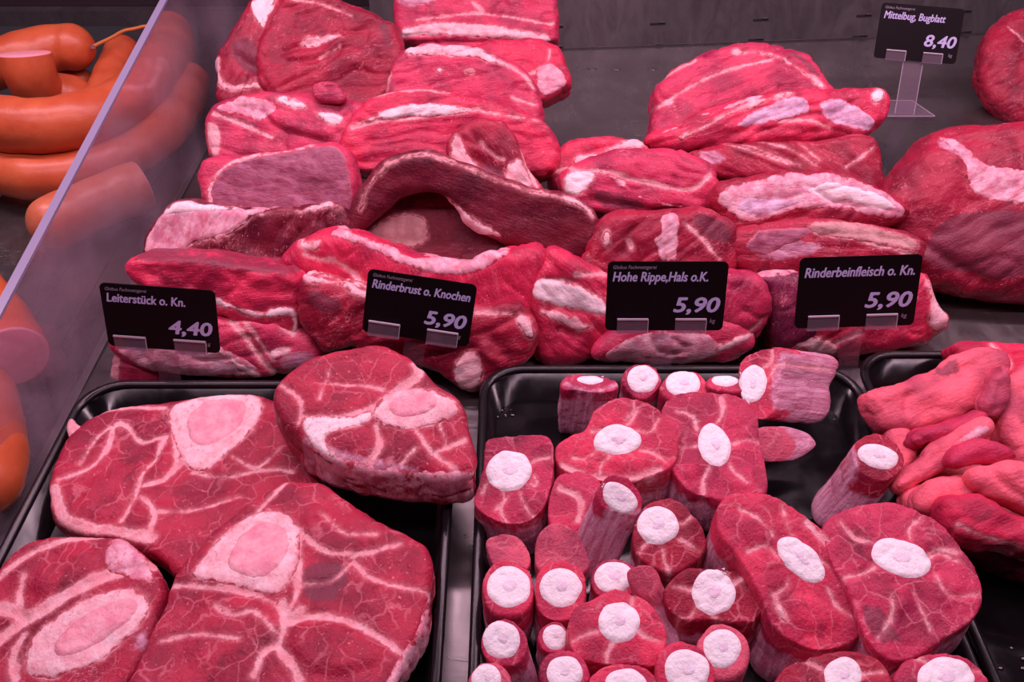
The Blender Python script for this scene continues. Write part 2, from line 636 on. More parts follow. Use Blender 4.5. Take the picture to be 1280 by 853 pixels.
def steel(name, col, r0=.22, r1=.42, scr=.5):
    N = NT(name)
    tc = N.n('ShaderNodeTexCoord').outputs['Object']
    streak = N.noise(N.scale(tc, (6, 420, 60)), 1.0, 3)
    blot = N.noise(tc, 9, 4, .6)
    N.set(N.b, 'Base Color', N.mix(N.ramp(blot, .3, .72), rgb(*[c * .72 for c in col]), rgb(*col)))
    N.b.inputs['Metallic'].default_value = .85
    smear = N.noise(N.scale(tc, (30, 12, 12)), 1.0, 5, .65, 1.2)
    N.set(N.b, 'Roughness', N.n('ShaderNodeMapRange', i={0: smear, 1: .3, 2: .7, 3: r0, 4: r1}).outputs[0])
    # scratches: thin wandering lines
    s = N.math('ABSOLUTE', N.math('SUBTRACT', N.noise(N.scale(tc, (5, 60, 5)), 1.0, 2, .5, .4), .5))
    sm_ = N.math('MULTIPLY', N.ramp(s, .004, .0), N.ramp(N.noise(tc, 14, 2), .55, .65))
    b1 = N.bump(streak, .0004, .15)
    b2 = N.bump(sm_, .0006, scr, b1)
    N.set(N.b, 'Normal', N.bump(blot, .004, .25, b2))
    return N.m


m_steel = steel('brushed_steel', (.235, .215, .215))
m_steel_wall = steel('steel_back_panel', (.245, .225, .23), .36, .55)
m_dark = simple('dark_panel', (.035, .022, .027), .45).m
m_slot = simple('slot_shadow', (.01, .008, .01), .8).m
m_tray = NT('black_tray_plastic')
_tc = m_tray.n('ShaderNodeTexCoord').outputs['Object']
m_tray.b.inputs['Base Color'].default_value = rgb(.005, .004, .005)
m_tray.set(m_tray.b, 'Roughness', m_tray.n('ShaderNodeMapRange', i={0: m_tray.noise(_tc, 25, 4), 1: .35, 2: .7, 3: .10, 4: .28}).outputs[0])
m_tray.set(m_tray.b, 'Normal', m_tray.bump(m_tray.noise(m_tray.scale(_tc, (300, 20, 20)), 1.0, 2), .0005, .12))
m_tray.b.inputs['Specular IOR Level'].default_value = .28
m_tray = m_tray.m
m_rim = simple('tray_rim_plastic', (.009, .007, .009), .25, spec=.35).m


def clear_plastic(name, tint, haze, gloss=.06, smear=False):
    m = bpy.data.materials.new(name)
    m.use_nodes = True
    t = m.node_tree
    t.nodes.clear()
    o = t.nodes.new('ShaderNodeOutputMaterial')
    tr = t.nodes.new('ShaderNodeBsdfTransparent')
    tr.inputs[0].default_value = tint
    gl = t.nodes.new('ShaderNodeBsdfGlossy')
    gl.inputs['Roughness'].default_value = .06
    gl.inputs[0].default_value = (.9, .85, .95, 1)
    df = t.nodes.new('ShaderNodeBsdfDiffuse')
    df.inputs[0].default_value = (.70, .55, .66, 1)
    fr = t.nodes.new('ShaderNodeFresnel')
    ge = t.nodes.new('ShaderNodeNewGeometry')
    io = t.nodes.new('ShaderNodeMapRange')
    io.inputs[3].default_value, io.inputs[4].default_value = 1.45, 1 / 1.45
    t.links.new(ge.outputs['Backfacing'], io.inputs[0])
    t.links.new(io.outputs[0], fr.inputs[0])
    m1, m2 = t.nodes.new('ShaderNodeMixShader'), t.nodes.new('ShaderNodeMixShader')
    L = t.links.new
    if smear:
        tc = t.nodes.new('ShaderNodeTexCoord')
        nz = t.nodes.new('ShaderNodeTexNoise')
        nz.inputs['Scale'].default_value = 11
        nz.inputs['Detail'].default_value = 6
        nz.inputs['Distortion'].default_value = .8
        L(tc.outputs['Object'], nz.inputs[0])
        mr = t.nodes.new('ShaderNodeMapRange')
        mr.inputs[1].default_value, mr.inputs[2].default_value = .35, .75
        mr.inputs[3].default_value, mr.inputs[4].default_value = haze * .5, haze * 1.5
        L(nz.outputs[0], mr.inputs[0])
        L(mr.outputs[0], m1.inputs[0])
    else:
        m1.inputs[0].default_value = haze
    L(tr.outputs[0], m1.inputs[1])
    L(df.outputs[0], m1.inputs[2])
    L(fr.outputs[0], m2.inputs[0])
    L(m1.outputs[0], m2.inputs[1])
    L(gl.outputs[0], m2.inputs[2])
    L(m2.outputs[0], o.inputs[0])
    return m


m_glass = clear_plastic('smeared_glass', (.93, .88, .93, 1), .20, smear=True)
m_acryl = clear_plastic('clear_acrylic', (.90, .86, .90, 1), .10)
m_acedge = simple('acrylic_edge', (.55, .46, .55), .3).m
m_edge = simple('polished_glass_edge', (.28, .25, .38), .25).m

GX = -0.39
# deck: one steel sheet left and right of the divider, and the back panel behind
bm = bmesh.new()
box(bm, (.35, .62, -.01), (1.9, 1.5, .02))
deck = bm_obj('floor', bm, m_steel)
tag(deck, 'dull brushed steel display deck under the trays and the stacked beef', kind='structure')
bm = bmesh.new()
for x in (-.47, -.43): box(bm, (x, .62, .0004), (.0025, 1.4, .0008))
tag(bm_obj('trim_1', bm, m_steel), 'thin raised seams running back along the steel deck beside the divider', kind='structure')

A, B = at(700, 62, 0), at(1240, 42, 0)
ang = math.atan2(B[1] - A[1], B[0] - A[0])
mid = (A + B) / 2
wl = empty('wall_back', mid)
wl.rotation_euler = (0, 0, ang)
tag(wl, 'dull steel back panel with punched air slots behind the beef', kind='structure')
bm = bmesh.new()
box(bm, (.05, .01, .15), (1.35, .02, .3), bevel=.0)
p = bm_obj('panel', bm, m_steel_wall)
p.parent = wl
p.rotation_euler = (math.radians(-12), 0, 0)
bm = bmesh.new()
box(bm, (.05, -.0008, .0012), (1.35, .0016, .0024))
q = bm_obj('seam', bm, m_steel)
q.parent = wl
cR, sR = math.cos(ang), math.sin(ang)
for sx, sy in [(694, 34), (822, 30), (951, 25), (1080, 20), (1205, 15), (694, 60), (819, 57), (945, 50), (1075, 46), (1205, 41)]:
    # cast on the panel plane (leans back 12 degrees)
    nrm = np.array([sR * -1 * -1, -cR, 0.0])
    tl = math.radians(12)
    nrm = np.array([math.sin(ang) * math.cos(tl), -math.cos(ang) * math.cos(tl), math.sin(tl)])
    P = on_plane(sx, sy, np.array(mid), nrm)
    bm = bmesh.new()
    box(bm, (0, 0, 0), (.024, .0012, .0034), bevel=.0005)
    s = bm_obj('slot', bm, m_slot)
    s.parent = wl
    loc = Matrix.Rotation(-ang, 4, 'Z') @ Vector(P - mid)
    s.location = loc
    s.rotation_euler = (-tl, 0, 0)
    bm = bmesh.new()
    box(bm, (.006, -.0012, .0025), (.010, .002, .0012), bevel=.0003)
    l = bm_obj('lip', bm, m_steel)
    l.parent = s
for sx in (740, 770, 815, 845):
    P = at(sx, 86, 0)
    bm = bmesh.new()
    bmesh.ops.create_uvsphere(bm, u_segments=16, v_segments=8, radius=.0055)
    bmesh.ops.scale(bm, vec=(1.3, 1, .25), verts=bm.verts)
    s = bm_obj('dimple', bm, m_steel, smooth=True)
    s.location = P
    s.parent = deck
# dark side of the case behind the left half
bm = bmesh.new()
A2 = at(150, 26, 0)
box(bm, (-.62, A2[1] + .01, .2), (1.02, .02, .4))
tag(bm_obj('wall_left', bm, m_dark), 'dark back wall of the case behind the sausages', kind='structure')
bm = bmesh.new()
box(bm, (-.62, A2[1] - .012, .012), (1.02, .02, .024))
tag(bm_obj('trim_2', bm, m_steel_wall), 'low steel ledge at the foot of the dark back wall', kind='structure')

# glass divider standing on the deck, upper edge rising to the back
pts = []
for px, py in [(205, 0), (100, 195), (0, 386)]:
    d = ray(px, py)
    t = GX / d[0]
    pts.append(np.array([0, 0, H]) + d * t)
dv = (pts[0] - pts[2])
slope = dv[2] / dv[1]
y0, y1 = .16, A2[1] - .03
z0 = pts[2][2] + slope * (y0 - pts[2][1])
z1 = pts[2][2] + slope * (y1 - pts[2][1])
root = empty('glass_divider', (GX, (y0 + y1) / 2, 0))
tag(root, 'smeared upright glass divider between the sausages and the beef', 'divider')


def prism_yz(name, prof, x0, x1, mat, par):
    bm = bmesh.new()
    a = [bm.verts.new((x0, y, z)) for y, z in prof]
    b = [bm.verts.new((x1, y, z)) for y, z in prof]
    bm.faces.new(a)
    bm.faces.new(b[::-1])
    n = len(prof)
    for i in range(n): bm.faces.new((a[i], b[i], b[(i + 1) % n], a[(i + 1) % n]))
    return bm_obj(name, bm, mat, par)


prism_yz('pane', [(y0, .001), (y1, .001), (y1, z1 - .0015), (y0, z0 - .0015)], GX - .0035, GX + .0035, m_glass, root)
prism_yz('polished_edge', [(y0, z0 - .0015), (y1, z1 - .0015), (y1, z1 + .0012), (y0, z0 + .0012)], GX - .0038, GX + .0038, m_edge, root)
prism_yz('base_strip', [(y0, 0), (y1, 0), (y1, .002), (y0, .002)], GX - .002, GX + .0045, m_steel_wall, root)


# ---------------------------------------------------------------- trays
def rr(x0, y0, x1, y1, r, n=7):
    out = []
    for cx, cy, a0 in [(x1 - r, y1 - r, 0), (x0 + r, y1 - r, 90), (x0 + r, y0 + r, 180), (x1 - r, y0 + r, 270)]:
        for k in range(n + 1):
            a = math.radians(a0 + 90 * k / n)
            out.append((cx + r * math.cos(a), cy + r * math.sin(a)))
    return out


def tray(x0, x1, y1, y0, label):
    cx, cy = (x0 + x1) / 2, (y0 + y1) / 2
    root = empty('serving_tray', (cx, cy, 0))
    tag(root, label, 'tray', 'black trays along the front of the counter')

    def loft(name, prof, mat):
        bm = bmesh.new()
        loops = []
        for ins, z in prof:
            loops.append([bm.verts.new((x, y, z)) for x, y in rr(x0 + ins, y0 + ins, x1 - ins, y1 - ins, max(.035 - ins * .6, .01))])
        n = len(loops[0])
        for a, b in zip(loops[:-1], loops[1:]):
            for i in range(n): bm.faces.new((a[i], a[(i + 1) % n], b[(i + 1) % n], b[i]))
        return bm, loops
    bm, lp = loft('t', [(.013, .0), (.005, .030), (.007, .0305), (.0145, .0045)], 0)
    bm.faces.new(lp[0][::-1])
    bm.faces.new(lp[-1])
    bm_obj('basin', bm, m_tray, root, True)
    bm, lp = loft('r', [(.0065, .0295), (.0005, .0305), (0, .0325), (.0012, .0345), (.0035, .0352), (.0062, .0342), (.0075, .0320), (.0065, .0295)], 0)
    bm_obj('rim', bm, m_rim, root, True)
    for o in root.children:
        for pl in o.data.polygons:
            if len(pl.vertices) > 6: pl.use_smooth = False
    return root


ZR = .035
a, b = at(103, 481, ZR), at(575, 480, ZR)
yb = at(300, 474, ZR)[1]
tray(a[0], b[0], yb, yb - .40, 'left black tray filled with sliced beef shank')
a, b = at(599, 480, ZR), at(1075, 475, ZR)
yb = at(800, 455, ZR)[1]
tray(a[0], b[0], yb, yb - .40, 'middle black tray heaped with sawn oxtail pieces')
T2R = b[0]
yb = at(1150, 437, ZR)[1]
tray(T2R + .003, T2R + .325, yb, yb - .40, 'right black tray holding folded strips of pink beef')


# ================================================================ STACKED BEEF (back to front)
LS = 'beef slabs stacked at the left of the deck'
MS = 'beef slabs stacked in the middle of the deck'
RS = 'beef pieces stacked at the right of the deck'
# ---- left stack
piece('beef_slab', 'dark red slab with a white rim at the far left end of the top row',
      [(265, 72), (290, 36), (312, -6), (350, -18), (352, 60), (345, 128), (300, 132), (267, 128)], tilt=42, yaw=-12, T=.05, color='mid', grain=60,
      feats=[('dark', [(284, 50), (320, 45), (328, 92), (300, 88)]), ('strip', [(268, 76), (271, 100), (290, 113), (330, 104)], 'fat_rim', 'fat', 1.6, 4.2),
             ('part', [(310, 0), (346, -8), (340, 12), (328, 40), (318, 24)], 'fat_cap', 'white_fat', 1.8), ('dent', [(296, 70), (325, 88)], 6, 3)], group=LS)
piece('beef_slab', 'broad folded red slab with a creamy pocket of fat, top of the left stack',
      [(328, 118), (322, 60), (338, 18), (360, -8), (400, -14), (445, 6), (478, 22), (498, 30), (500, 96), (470, 128), (440, 138), (380, 128)], z=.128, tilt=46, T=.06, color='mid', grain=15,
      feats=[('part', [(371, 54), (385, 46), (410, 43), (431, 45), (412, 50), (398, 56), (380, 60)], 'fat_pocket', 'fat', 1.2),
             ('dent', [(356, 66), (375, 60), (405, 52)], 5, 3.5), ('bulge', [(360, 72), (395, 67), (430, 52)], 7, 3.5), ('dent', [(358, 76), (390, 79), (425, 62)], 3, 2.5),
             ('seam', [(400, 72), (426, 58)], .7), ('seam', [(362, -2), (400, 3), (440, 20)], .9), ('bulge', [(340, 95), (400, 90), (470, 60)], 14, 4),
             ('darkline', [(478, 30), (486, 55)], 3.5)], group=LS)
piece('beef_flap', 'thin pinkish beef flap folded over the left stack',
      [(388, 106), (410, 99), (424, 108), (434, 124), (420, 130), (395, 124)], z=.138, tilt=46, T=.012, color='rose', group=LS, vx=.0016)
piece('beef_slab', 'pale fatty slab with lumps of white fat and a ragged red strip',
      [(258, 150), (266, 128), (300, 117), (360, 112), (420, 120), (455, 132), (458, 158), (432, 190), (370, 198), (300, 206), (264, 200), (260, 170)], tilt=46, T=.055, color='rose', grain=-15,
      feats=[('part', [(343, 122), (356, 118), (384, 128), (385, 138), (365, 138), (348, 131)], 'fat_lump', 'white_fat', 2.2),
             ('part', [(388, 138), (405, 141), (430, 146), (421, 156), (404, 151)], 'fat_lump', 'white_fat', 2.0),
             ('part', [(270, 130), (300, 121), (342, 125), (350, 136), (330, 152), (300, 146), (268, 140)], 'tissue_sheet', 'tissue', .8),
             ('hump', [(330, 138), (360, 140), (420, 160), (418, 176), (370, 168), (340, 158)], 4), ('dent', [(328, 140), (350, 164), (412, 180)], 2.5, 3),
             ('fatp', [(258, 152), (276, 156), (276, 192), (264, 196), (258, 172)]), ('seam', [(268, 142), (310, 158), (340, 172)], 1.5),
             ('dark', [(265, 138), (300, 146), (330, 158), (315, 160), (275, 148)])], group=LS)
piece('beef_slab', 'purple-skinned slab with a pale curved rim in the left stack',
      [(250, 204), (262, 196), (330, 192), (380, 178), (425, 178), (438, 210), (440, 262), (430, 292), (380, 285), (300, 275), (256, 262), (250, 230)], tilt=50, T=.05, color='rose', grain=-10, ridge=.45,
      feats=[('part', [(262, 262), (264, 228), (290, 202), (340, 192), (390, 180), (428, 182), (438, 215), (442, 268), (425, 290), (340, 275)], 'silverskin', 'purple', .8),
             ('strip', [(264, 258), (262, 232), (280, 209), (310, 196), (350, 190), (388, 181)], 'fat_rim', 'fat', 1.8, 2.3), ('dent', [(365, 215), (370, 240), (395, 255)], 5, 2)], group=LS)
piece('beef_slab', 'long slab with a pale puffy fat top and a striated dark cut face',
      [(176, 312), (182, 285), (205, 262), (222, 248), (262, 255), (330, 262), (400, 254), (424, 256), (438, 280), (420, 320), (390, 345), (300, 348), (215, 332), (180, 322)], tilt=52, T=.055, color='brown', grain=70,
      feats=[('part', [(174, 318), (182, 285), (205, 262), (262, 260), (330, 255), (345, 258), (315, 270), (290, 290), (262, 299), (238, 304), (222, 320), (195, 322)], 'skin_flap', 'tissue', 2.0),
             ('part', [(201, 274), (206, 258), (224, 248), (262, 254), (306, 257), (270, 266), (235, 268)], 'fat_cap', 'white_fat', 2.6),
             ('strip', [(212, 322), (240, 304), (284, 293), (310, 272), (345, 260), (385, 262), (420, 254), (424, 262)], 'fat_rim', 'fat', 3.2, 1.6),
             ('dent', [(300, 300), (330, 315)], 12, 3), ('dent', [(270, 312), (300, 325)], 4, 2), ('dent', [(350, 285), (330, 325)], 3, 2), ('dent', [(375, 290), (350, 325)], 3, 2)], group=LS)
# ---- front left
piece('beef_slab', 'small wedge of beef at the front left corner behind the tray',
      [(134, 448), (150, 440), (200, 462), (205, 484), (134, 484)], z=.018, tilt=60, T=.04, color='rose', feats=[('fatp', [(132, 440), (150, 440), (148, 484), (132, 484)])], group=LS)
piece('beef_slab', 'front left slab with a smooth pink underside and torn fatty end below the price card',
      [(132, 428), (142, 412), (200, 402), (285, 398), (350, 412), (382, 430), (398, 446), (372, 462), (320, 473), (220, 471), (170, 462), (140, 444)], z=.040, tilt=58, T=.05, color='rose', grain=10,
      feats=[('part', [(134, 430), (200, 425), (270, 430), (310, 452), (330, 470), (220, 470), (168, 458)], 'pale_underside', 'tissue', 1.0),
             ('seam', [(275, 385), (295, 408), (318, 440), (345, 470)], 2.2), ('seam', [(300, 395), (322, 425), (333, 440)], 1.6), ('strip', [(275, 440), (300, 458), (322, 470)], 'fat_strip', 'fat', 2.0, 2.2),
             ('bulge', [(345, 408), (372, 412), (385, 425)], 7, 4), ('part', [(336, 440), (352, 433), (368, 436), (352, 448), (340, 450)], 'fat_lump', 'fat', 1.6),
             ('seam', [(350, 412), (366, 420)], 1.1), ('dent', [(310, 420), (330, 455)], 3, 3), ('skin', [(345, 450), (380, 436), (396, 448), (360, 468)])], group=LS)
piece('beef_block', 'bright red block with a dark dried top edge and a white fat band below',
      [(157, 330), (172, 321), (230, 322), (300, 332), (366, 338), (372, 380), (374, 428), (350, 416), (300, 410), (262, 396), (200, 376), (160, 354)], z=.080, tilt=62, T=.065, pil=.008, color='bright', grain=5,
      feats=[('darkline', [(168, 320), (230, 323), (300, 334), (368, 340)], 3.5), ('strip', [(255, 370), (285, 382), (315, 394), (345, 392), (368, 386), (371, 420)], 'fat_band', 'white_fat', 1.6, 2.9),
             ('dent', [(300, 345), (290, 372)], 3, 1)], group=LS)
piece('beef_block', 'rounded dark red beef end with a pale fat ridge beside the brisket card',
      [(368, 352), (400, 350), (440, 364), (466, 378), (470, 420), (430, 438), (402, 448), (384, 430), (371, 400)], z=.072, tilt=60, T=.055, pil=.03, color='mid', grain=20,
      feats=[('strip', [(352, 334), (364, 342), (385, 350), (430, 360), (462, 374)], 'fat_ridge', 'fat', 2.2, 2.4), ('dark', [(380, 360), (430, 375), (420, 395), (390, 385)])], group=LS)
# ---- middle stack
piece('beef_slab', 'squared slab with a thick curling fat strip along its lower edge, rearmost of the middle stack',
      [(497, -14), (560, -18), (640, -20), (690, -18), (695, 10), (694, 56), (640, 62), (560, 58), (504, 54), (494, 20)], z=.135, tilt=50, T=.06, pil=.012, color='rose', grain=0,
      feats=[('part', [(500, 46), (500, 38), (530, 28), (580, 26), (630, 34), (665, 40), (690, 46), (689, 53), (650, 50), (600, 46), (548, 44)], 'fat_strip', 'fat', 3.5),
             ('part', [(499, 48), (500, 36), (525, 33), (530, 38), (510, 46)], 'fat_cap', 'white_fat', 4.2),
             ('dent', [(510, 54), (600, 52), (690, 56)], 4, 4), ('seam', [(520, 25), (570, 18), (610, 16), (690, 30)], .9), ('seam', [(590, 2), (604, 14)], 2.0),
             ('skin', [(496, -10), (560, -14), (540, 4), (500, 10)]), ('seam', [(668, 28), (692, 28)], 1.2)], group=MS)
piece('beef_slab', 'red slab sticking out to the right with a grey-pink membrane tip',
      [(590, 50), (640, 46), (690, 48), (706, 70), (715, 100), (702, 114), (676, 124), (640, 120), (590, 90)], z=.112, tilt=45, T=.05, color='bright',
      feats=[('part', [(668, 88), (686, 76), (700, 84), (712, 102), (700, 114), (676, 122)], 'membrane_tip', 'tissue', 1.4), ('seam', [(688, 62), (684, 82), (662, 92)], 1.2)], group=MS)
piece('beef_slab', 'red slab with a thick pale fat arch and two small specks on its face',
      [(486, 112), (490, 84), (506, 58), (540, 52), (590, 56), (634, 74), (664, 92), (674, 124), (676, 160), (620, 170), (520, 160), (484, 136)], z=.122, tilt=50, T=.05, color='rose', grain=5,
      feats=[('part', [(504, 62), (520, 54), (560, 54), (600, 60), (628, 76), (634, 84), (600, 74), (560, 70), (515, 70)], 'fat_arch', 'fat', 2.0),
             ('seam', [(630, 80), (655, 92), (668, 108)], 1.6), ('part', [(544, 88), (549, 83), (555, 88), (550, 94)], 'fat_speck', 'white_fat', 1.6),
             ('part', [(580, 88), (590, 86), (594, 92), (584, 94)], 'dark_speck', 'dirty_fat', 1.2), ('seam', [(487, 90), (484, 112)], 1.2), ('seam', [(640, 122), (670, 132)], 1.0)], group=MS)
piece('beef_slab', 'bright red slab with a white lens of fat across its top',
      [(428, 176), (440, 150), (462, 124), (490, 112), (530, 109), (600, 122), (650, 132), (676, 150), (692, 172), (694, 206), (672, 222), (600, 222), (520, 216), (456, 218), (430, 202)], z=.118, tilt=48, T=.055, color='bright', grain=5,
      feats=[('part', [(440, 158), (470, 144), (500, 132), (540, 129), (580, 134), (600, 138), (566, 142), (520, 146), (478, 148)], 'fat_lens', 'white_fat', 1.8),
             ('seam', [(440, 160), (470, 150), (540, 146), (598, 136)], 1.4), ('seam', [(468, 118), (500, 110), (560, 114)], 1.3), ('seam', [(600, 138), (640, 146), (674, 150)], .9),
             ('dent', [(444, 205), (480, 195), (520, 205)], 5, 2.5), ('darkline', [(450, 214), (500, 212)], 3), ('dent', [(442, 160), (600, 148)], 2, 1.2)], group=MS)
piece('beef_flap', 'torn red muscle end with stringy white tissue hanging over the middle stack',
      [(560, 172), (590, 150), (625, 146), (640, 164), (650, 190), (672, 226), (690, 250), (640, 246), (590, 226), (558, 206)], z=.128, tilt=52, T=.035, color='mid', grain=-50,
      feats=[('part', [(560, 204), (566, 172), (574, 168), (582, 192), (600, 208), (606, 226), (580, 216)], 'white_tissue', 'fat', 2.0),
             ('part', [(628, 232), (636, 206), (650, 196), (658, 218), (668, 232), (650, 240)], 'white_tissue', 'fat', 2.0),
             ('seam', [(600, 176), (614, 192), (630, 200)], .9), ('dent', [(600, 200), (622, 216)], 7, 4), ('seam', [(648, 172), (660, 206), (672, 232)], 1.3), ('dark', [(600, 204), (628, 206), (630, 226), (606, 220)])], group=MS)
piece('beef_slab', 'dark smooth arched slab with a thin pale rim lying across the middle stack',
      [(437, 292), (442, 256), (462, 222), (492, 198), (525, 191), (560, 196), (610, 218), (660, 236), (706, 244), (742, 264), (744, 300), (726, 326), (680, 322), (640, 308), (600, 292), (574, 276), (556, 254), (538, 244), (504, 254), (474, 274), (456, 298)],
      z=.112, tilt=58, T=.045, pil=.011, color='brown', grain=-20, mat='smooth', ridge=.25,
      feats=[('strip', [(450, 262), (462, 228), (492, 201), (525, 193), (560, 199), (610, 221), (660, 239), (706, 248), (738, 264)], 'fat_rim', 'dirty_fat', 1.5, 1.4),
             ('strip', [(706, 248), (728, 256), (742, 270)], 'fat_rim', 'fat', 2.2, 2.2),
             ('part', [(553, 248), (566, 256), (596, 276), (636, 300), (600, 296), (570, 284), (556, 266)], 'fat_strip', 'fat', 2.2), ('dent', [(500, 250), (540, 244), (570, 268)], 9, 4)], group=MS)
piece('beef_slab', 'tan fat covered slab end, coloured dark as the shaded hollow under the dark arched slab',
      [(450, 300), (466, 262), (500, 236), (560, 230), (612, 262), (660, 300), (680, 330), (560, 342), (480, 325)], z=.082, tilt=42, T=.045, color='brown', mat='smooth', ridge=.5,  # brown body is a backdrop, painting the hollow's shade
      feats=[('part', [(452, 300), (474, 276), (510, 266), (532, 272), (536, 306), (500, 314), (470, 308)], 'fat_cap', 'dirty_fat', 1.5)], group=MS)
piece('beef_slab', 'brisket slab with a rough pale fat top curving down behind its card',
      [(352, 326), (372, 306), (400, 288), (440, 290), (480, 306), (530, 326), (590, 328), (640, 308), (668, 310), (682, 326), (672, 372), (650, 420), (560, 430), (450, 410), (380, 372), (352, 346)], z=.080, tilt=58, T=.055, pil=.016, color='bright', grain=-70,
      feats=[('part', [(408, 292), (416, 285), (432, 287), (470, 303), (508, 320), (540, 322), (600, 316), (636, 308), (634, 318), (606, 338), (572, 346), (528, 340), (500, 330), (462, 312), (430, 300)], 'fat_top', 'tissue', 2.0),
             ('strip', [(374, 304), (388, 312), (396, 306)], 'fat_edge', 'fat', 1.4, 2.0), ('seam', [(412, 322), (440, 340), (456, 360)], 2.2), ('seam', [(380, 318), (415, 328), (450, 342)], 1.0), ('dent', [(360, 340), (420, 350), (450, 372)], 4, 2.5)], group=MS)
piece('beef_block', 'dark red brisket end with a frayed pink knob hanging over the tray edge',
      [(430, 420), (480, 405), (590, 390), (640, 380), (664, 396), (670, 420), (660, 452), (628, 468), (598, 492), (574, 488), (545, 466), (470, 446), (436, 436)], z=.050, tilt=58, T=.05, pil=.022, color='mid', grain=15,
      feats=[('part', [(562, 462), (578, 440), (600, 436), (604, 468), (594, 490), (574, 488)], 'frayed_knob', 'fat', 2.5), ('part', [(640, 398), (652, 390), (664, 402), (670, 424), (656, 424)], 'fat_edge', 'fat', 2.5),
             ('bulge', [(606, 436), (614, 446)], 6, 5), ('seam', [(592, 392), (640, 392)], 1.2), ('dent', [(610, 420), (640, 452)], 6, 2.5)], group=MS)
# ---- centre right stack
piece('beef_slab', 'rounded neck slab with a curling white fat flap, top of the middle right heap',
      [(684, 214), (690, 196), (706, 180), (730, 168), (770, 166), (800, 176), (812, 186), (800, 236), (740, 250), (698, 240)], z=.088, tilt=42, T=.05, color='bright',
      feats=[('part', [(715, 200), (730, 192), (752, 190), (768, 180), (796, 168), (811, 186), (790, 184), (762, 188), (750, 198), (720, 208)], 'fat_flap', 'fat', 2.6), ('seam', [(684, 216), (708, 210)], 1.8)], group=RS)
piece('beef_slab', 'oval neck slab with a winding fat seam and a white fatty left end',
      [(704, 226), (708, 208), (740, 194), (790, 184), (840, 184), (876, 196), (898, 216), (904, 246), (884, 264), (840, 266), (780, 264), (730, 262), (708, 250)], z=.100, tilt=46, T=.055, pil=.016, color='rose', grain=-10,
      feats=[('part', [(704, 240), (706, 214), (730, 210), (748, 216), (738, 232), (722, 244)], 'fat_end', 'white_fat', 1.8),
             ('seam', [(712, 204), (718, 214), (760, 214), (788, 224), (820, 230), (850, 238), (872, 236), (888, 218)], 1.9), ('strip', [(748, 214), (772, 226), (800, 248), (830, 256), (852, 260)], 'fat_seam', 'tissue', 1.2, 1.8),
             ('dent', [(740, 250), (800, 262), (850, 266)], 5, 4), ('dark', [(735, 238), (770, 240), (820, 262), (760, 264)]), ('bulge', [(770, 206), (830, 212)], 12, 3)], group=RS)
piece('beef_block', 'dark ragged neck block with a wide pale fat seam down its middle',
      [(736, 318), (744, 290), (760, 270), (790, 262), (840, 262), (880, 256), (912, 272), (924, 300), (924, 346), (860, 352), (790, 350), (745, 345)], z=.092, tilt=52, T=.06, color='mid', grain=35,
      feats=[('part', [(824, 268), (848, 264), (850, 290), (846, 326), (826, 326), (820, 306), (812, 300), (828, 290)], 'fat_seam', 'tissue', 1.2), ('part', [(750, 300), (762, 286), (766, 304), (756, 312)], 'fat_lump', 'fat', 1.8),
             ('seam', [(858, 280), (880, 300), (900, 325)], 1.3), ('dark', [(862, 262), (905, 275), (920, 305), (880, 300)]), ('dent', [(790, 285), (780, 315)], 5, 3), ('seam', [(786, 300), (790, 310)], 1.8), ('bulge', [(790, 280), (800, 300)], 8, 3)], group=RS)
piece('beef_slab', 'small red beef corner peeking up beside the neck card',
      [(722, 330), (742, 306), (764, 320), (780, 350), (744, 356)], z=.075, tilt=50, T=.04, color='mid', group=RS)
piece('beef_block', 'bright red neck block with a big white fat seam, left of the neck card',
      [(662, 362), (672, 340), (690, 312), (714, 322), (740, 336), (766, 348), (772, 400), (752, 440), (728, 456), (676, 456), (668, 420), (662, 385)], z=.058, tilt=60, T=.06, pil=.014, color='bright', grain=-40,
      feats=[('part', [(664, 366), (668, 350), (690, 348), (716, 356), (740, 368), (756, 374), (764, 396), (730, 388), (700, 382), (668, 376)], 'fat_seam', 'white_fat', 2.0),
             ('part', [(668, 386), (700, 392), (730, 400), (744, 410), (722, 418), (700, 406)], 'fat_fold', 'fat', 1.5), ('dent', [(676, 350), (720, 352)], 2.5, 2), ('dent', [(700, 412), (724, 420)], 3, 2.5), ('seam', [(720, 344), (760, 342)], 2.0)], group=RS)
piece('beef_shank', 'long shank muscle with a greyish smooth underside behind the middle tray rim',
      [(742, 452), (750, 425), (790, 405), (860, 400), (912, 396), (944, 420), (940, 444), (910, 454), (850, 457), (780, 457)], z=.036, tilt=56, T=.05, pil=.02, color='rose', grain=0,
      feats=[('part', [(752, 446), (800, 416), (872, 414), (894, 424), (900, 448), (850, 456), (770, 456)], 'pale_underside', 'tissue', 1.2), ('strip', [(895, 440), (925, 424), (948, 418)], 'fat_edge', 'fat', 2.0, 2.4)], group=RS)
piece('beef_block', 'marbled red block filling the gap right of the neck card',
      [(896, 350), (930, 342), (962, 352), (968, 378), (964, 402), (950, 426), (924, 432), (896, 424), (888, 390)], z=.060, tilt=60, T=.05, pil=.016, color='rose', grain=60,
      feats=[('seam', [(900, 412), (935, 420), (955, 400)], 1.2), ('dent', [(900, 412), (935, 420), (955, 400)], 3, 2)], group=RS)
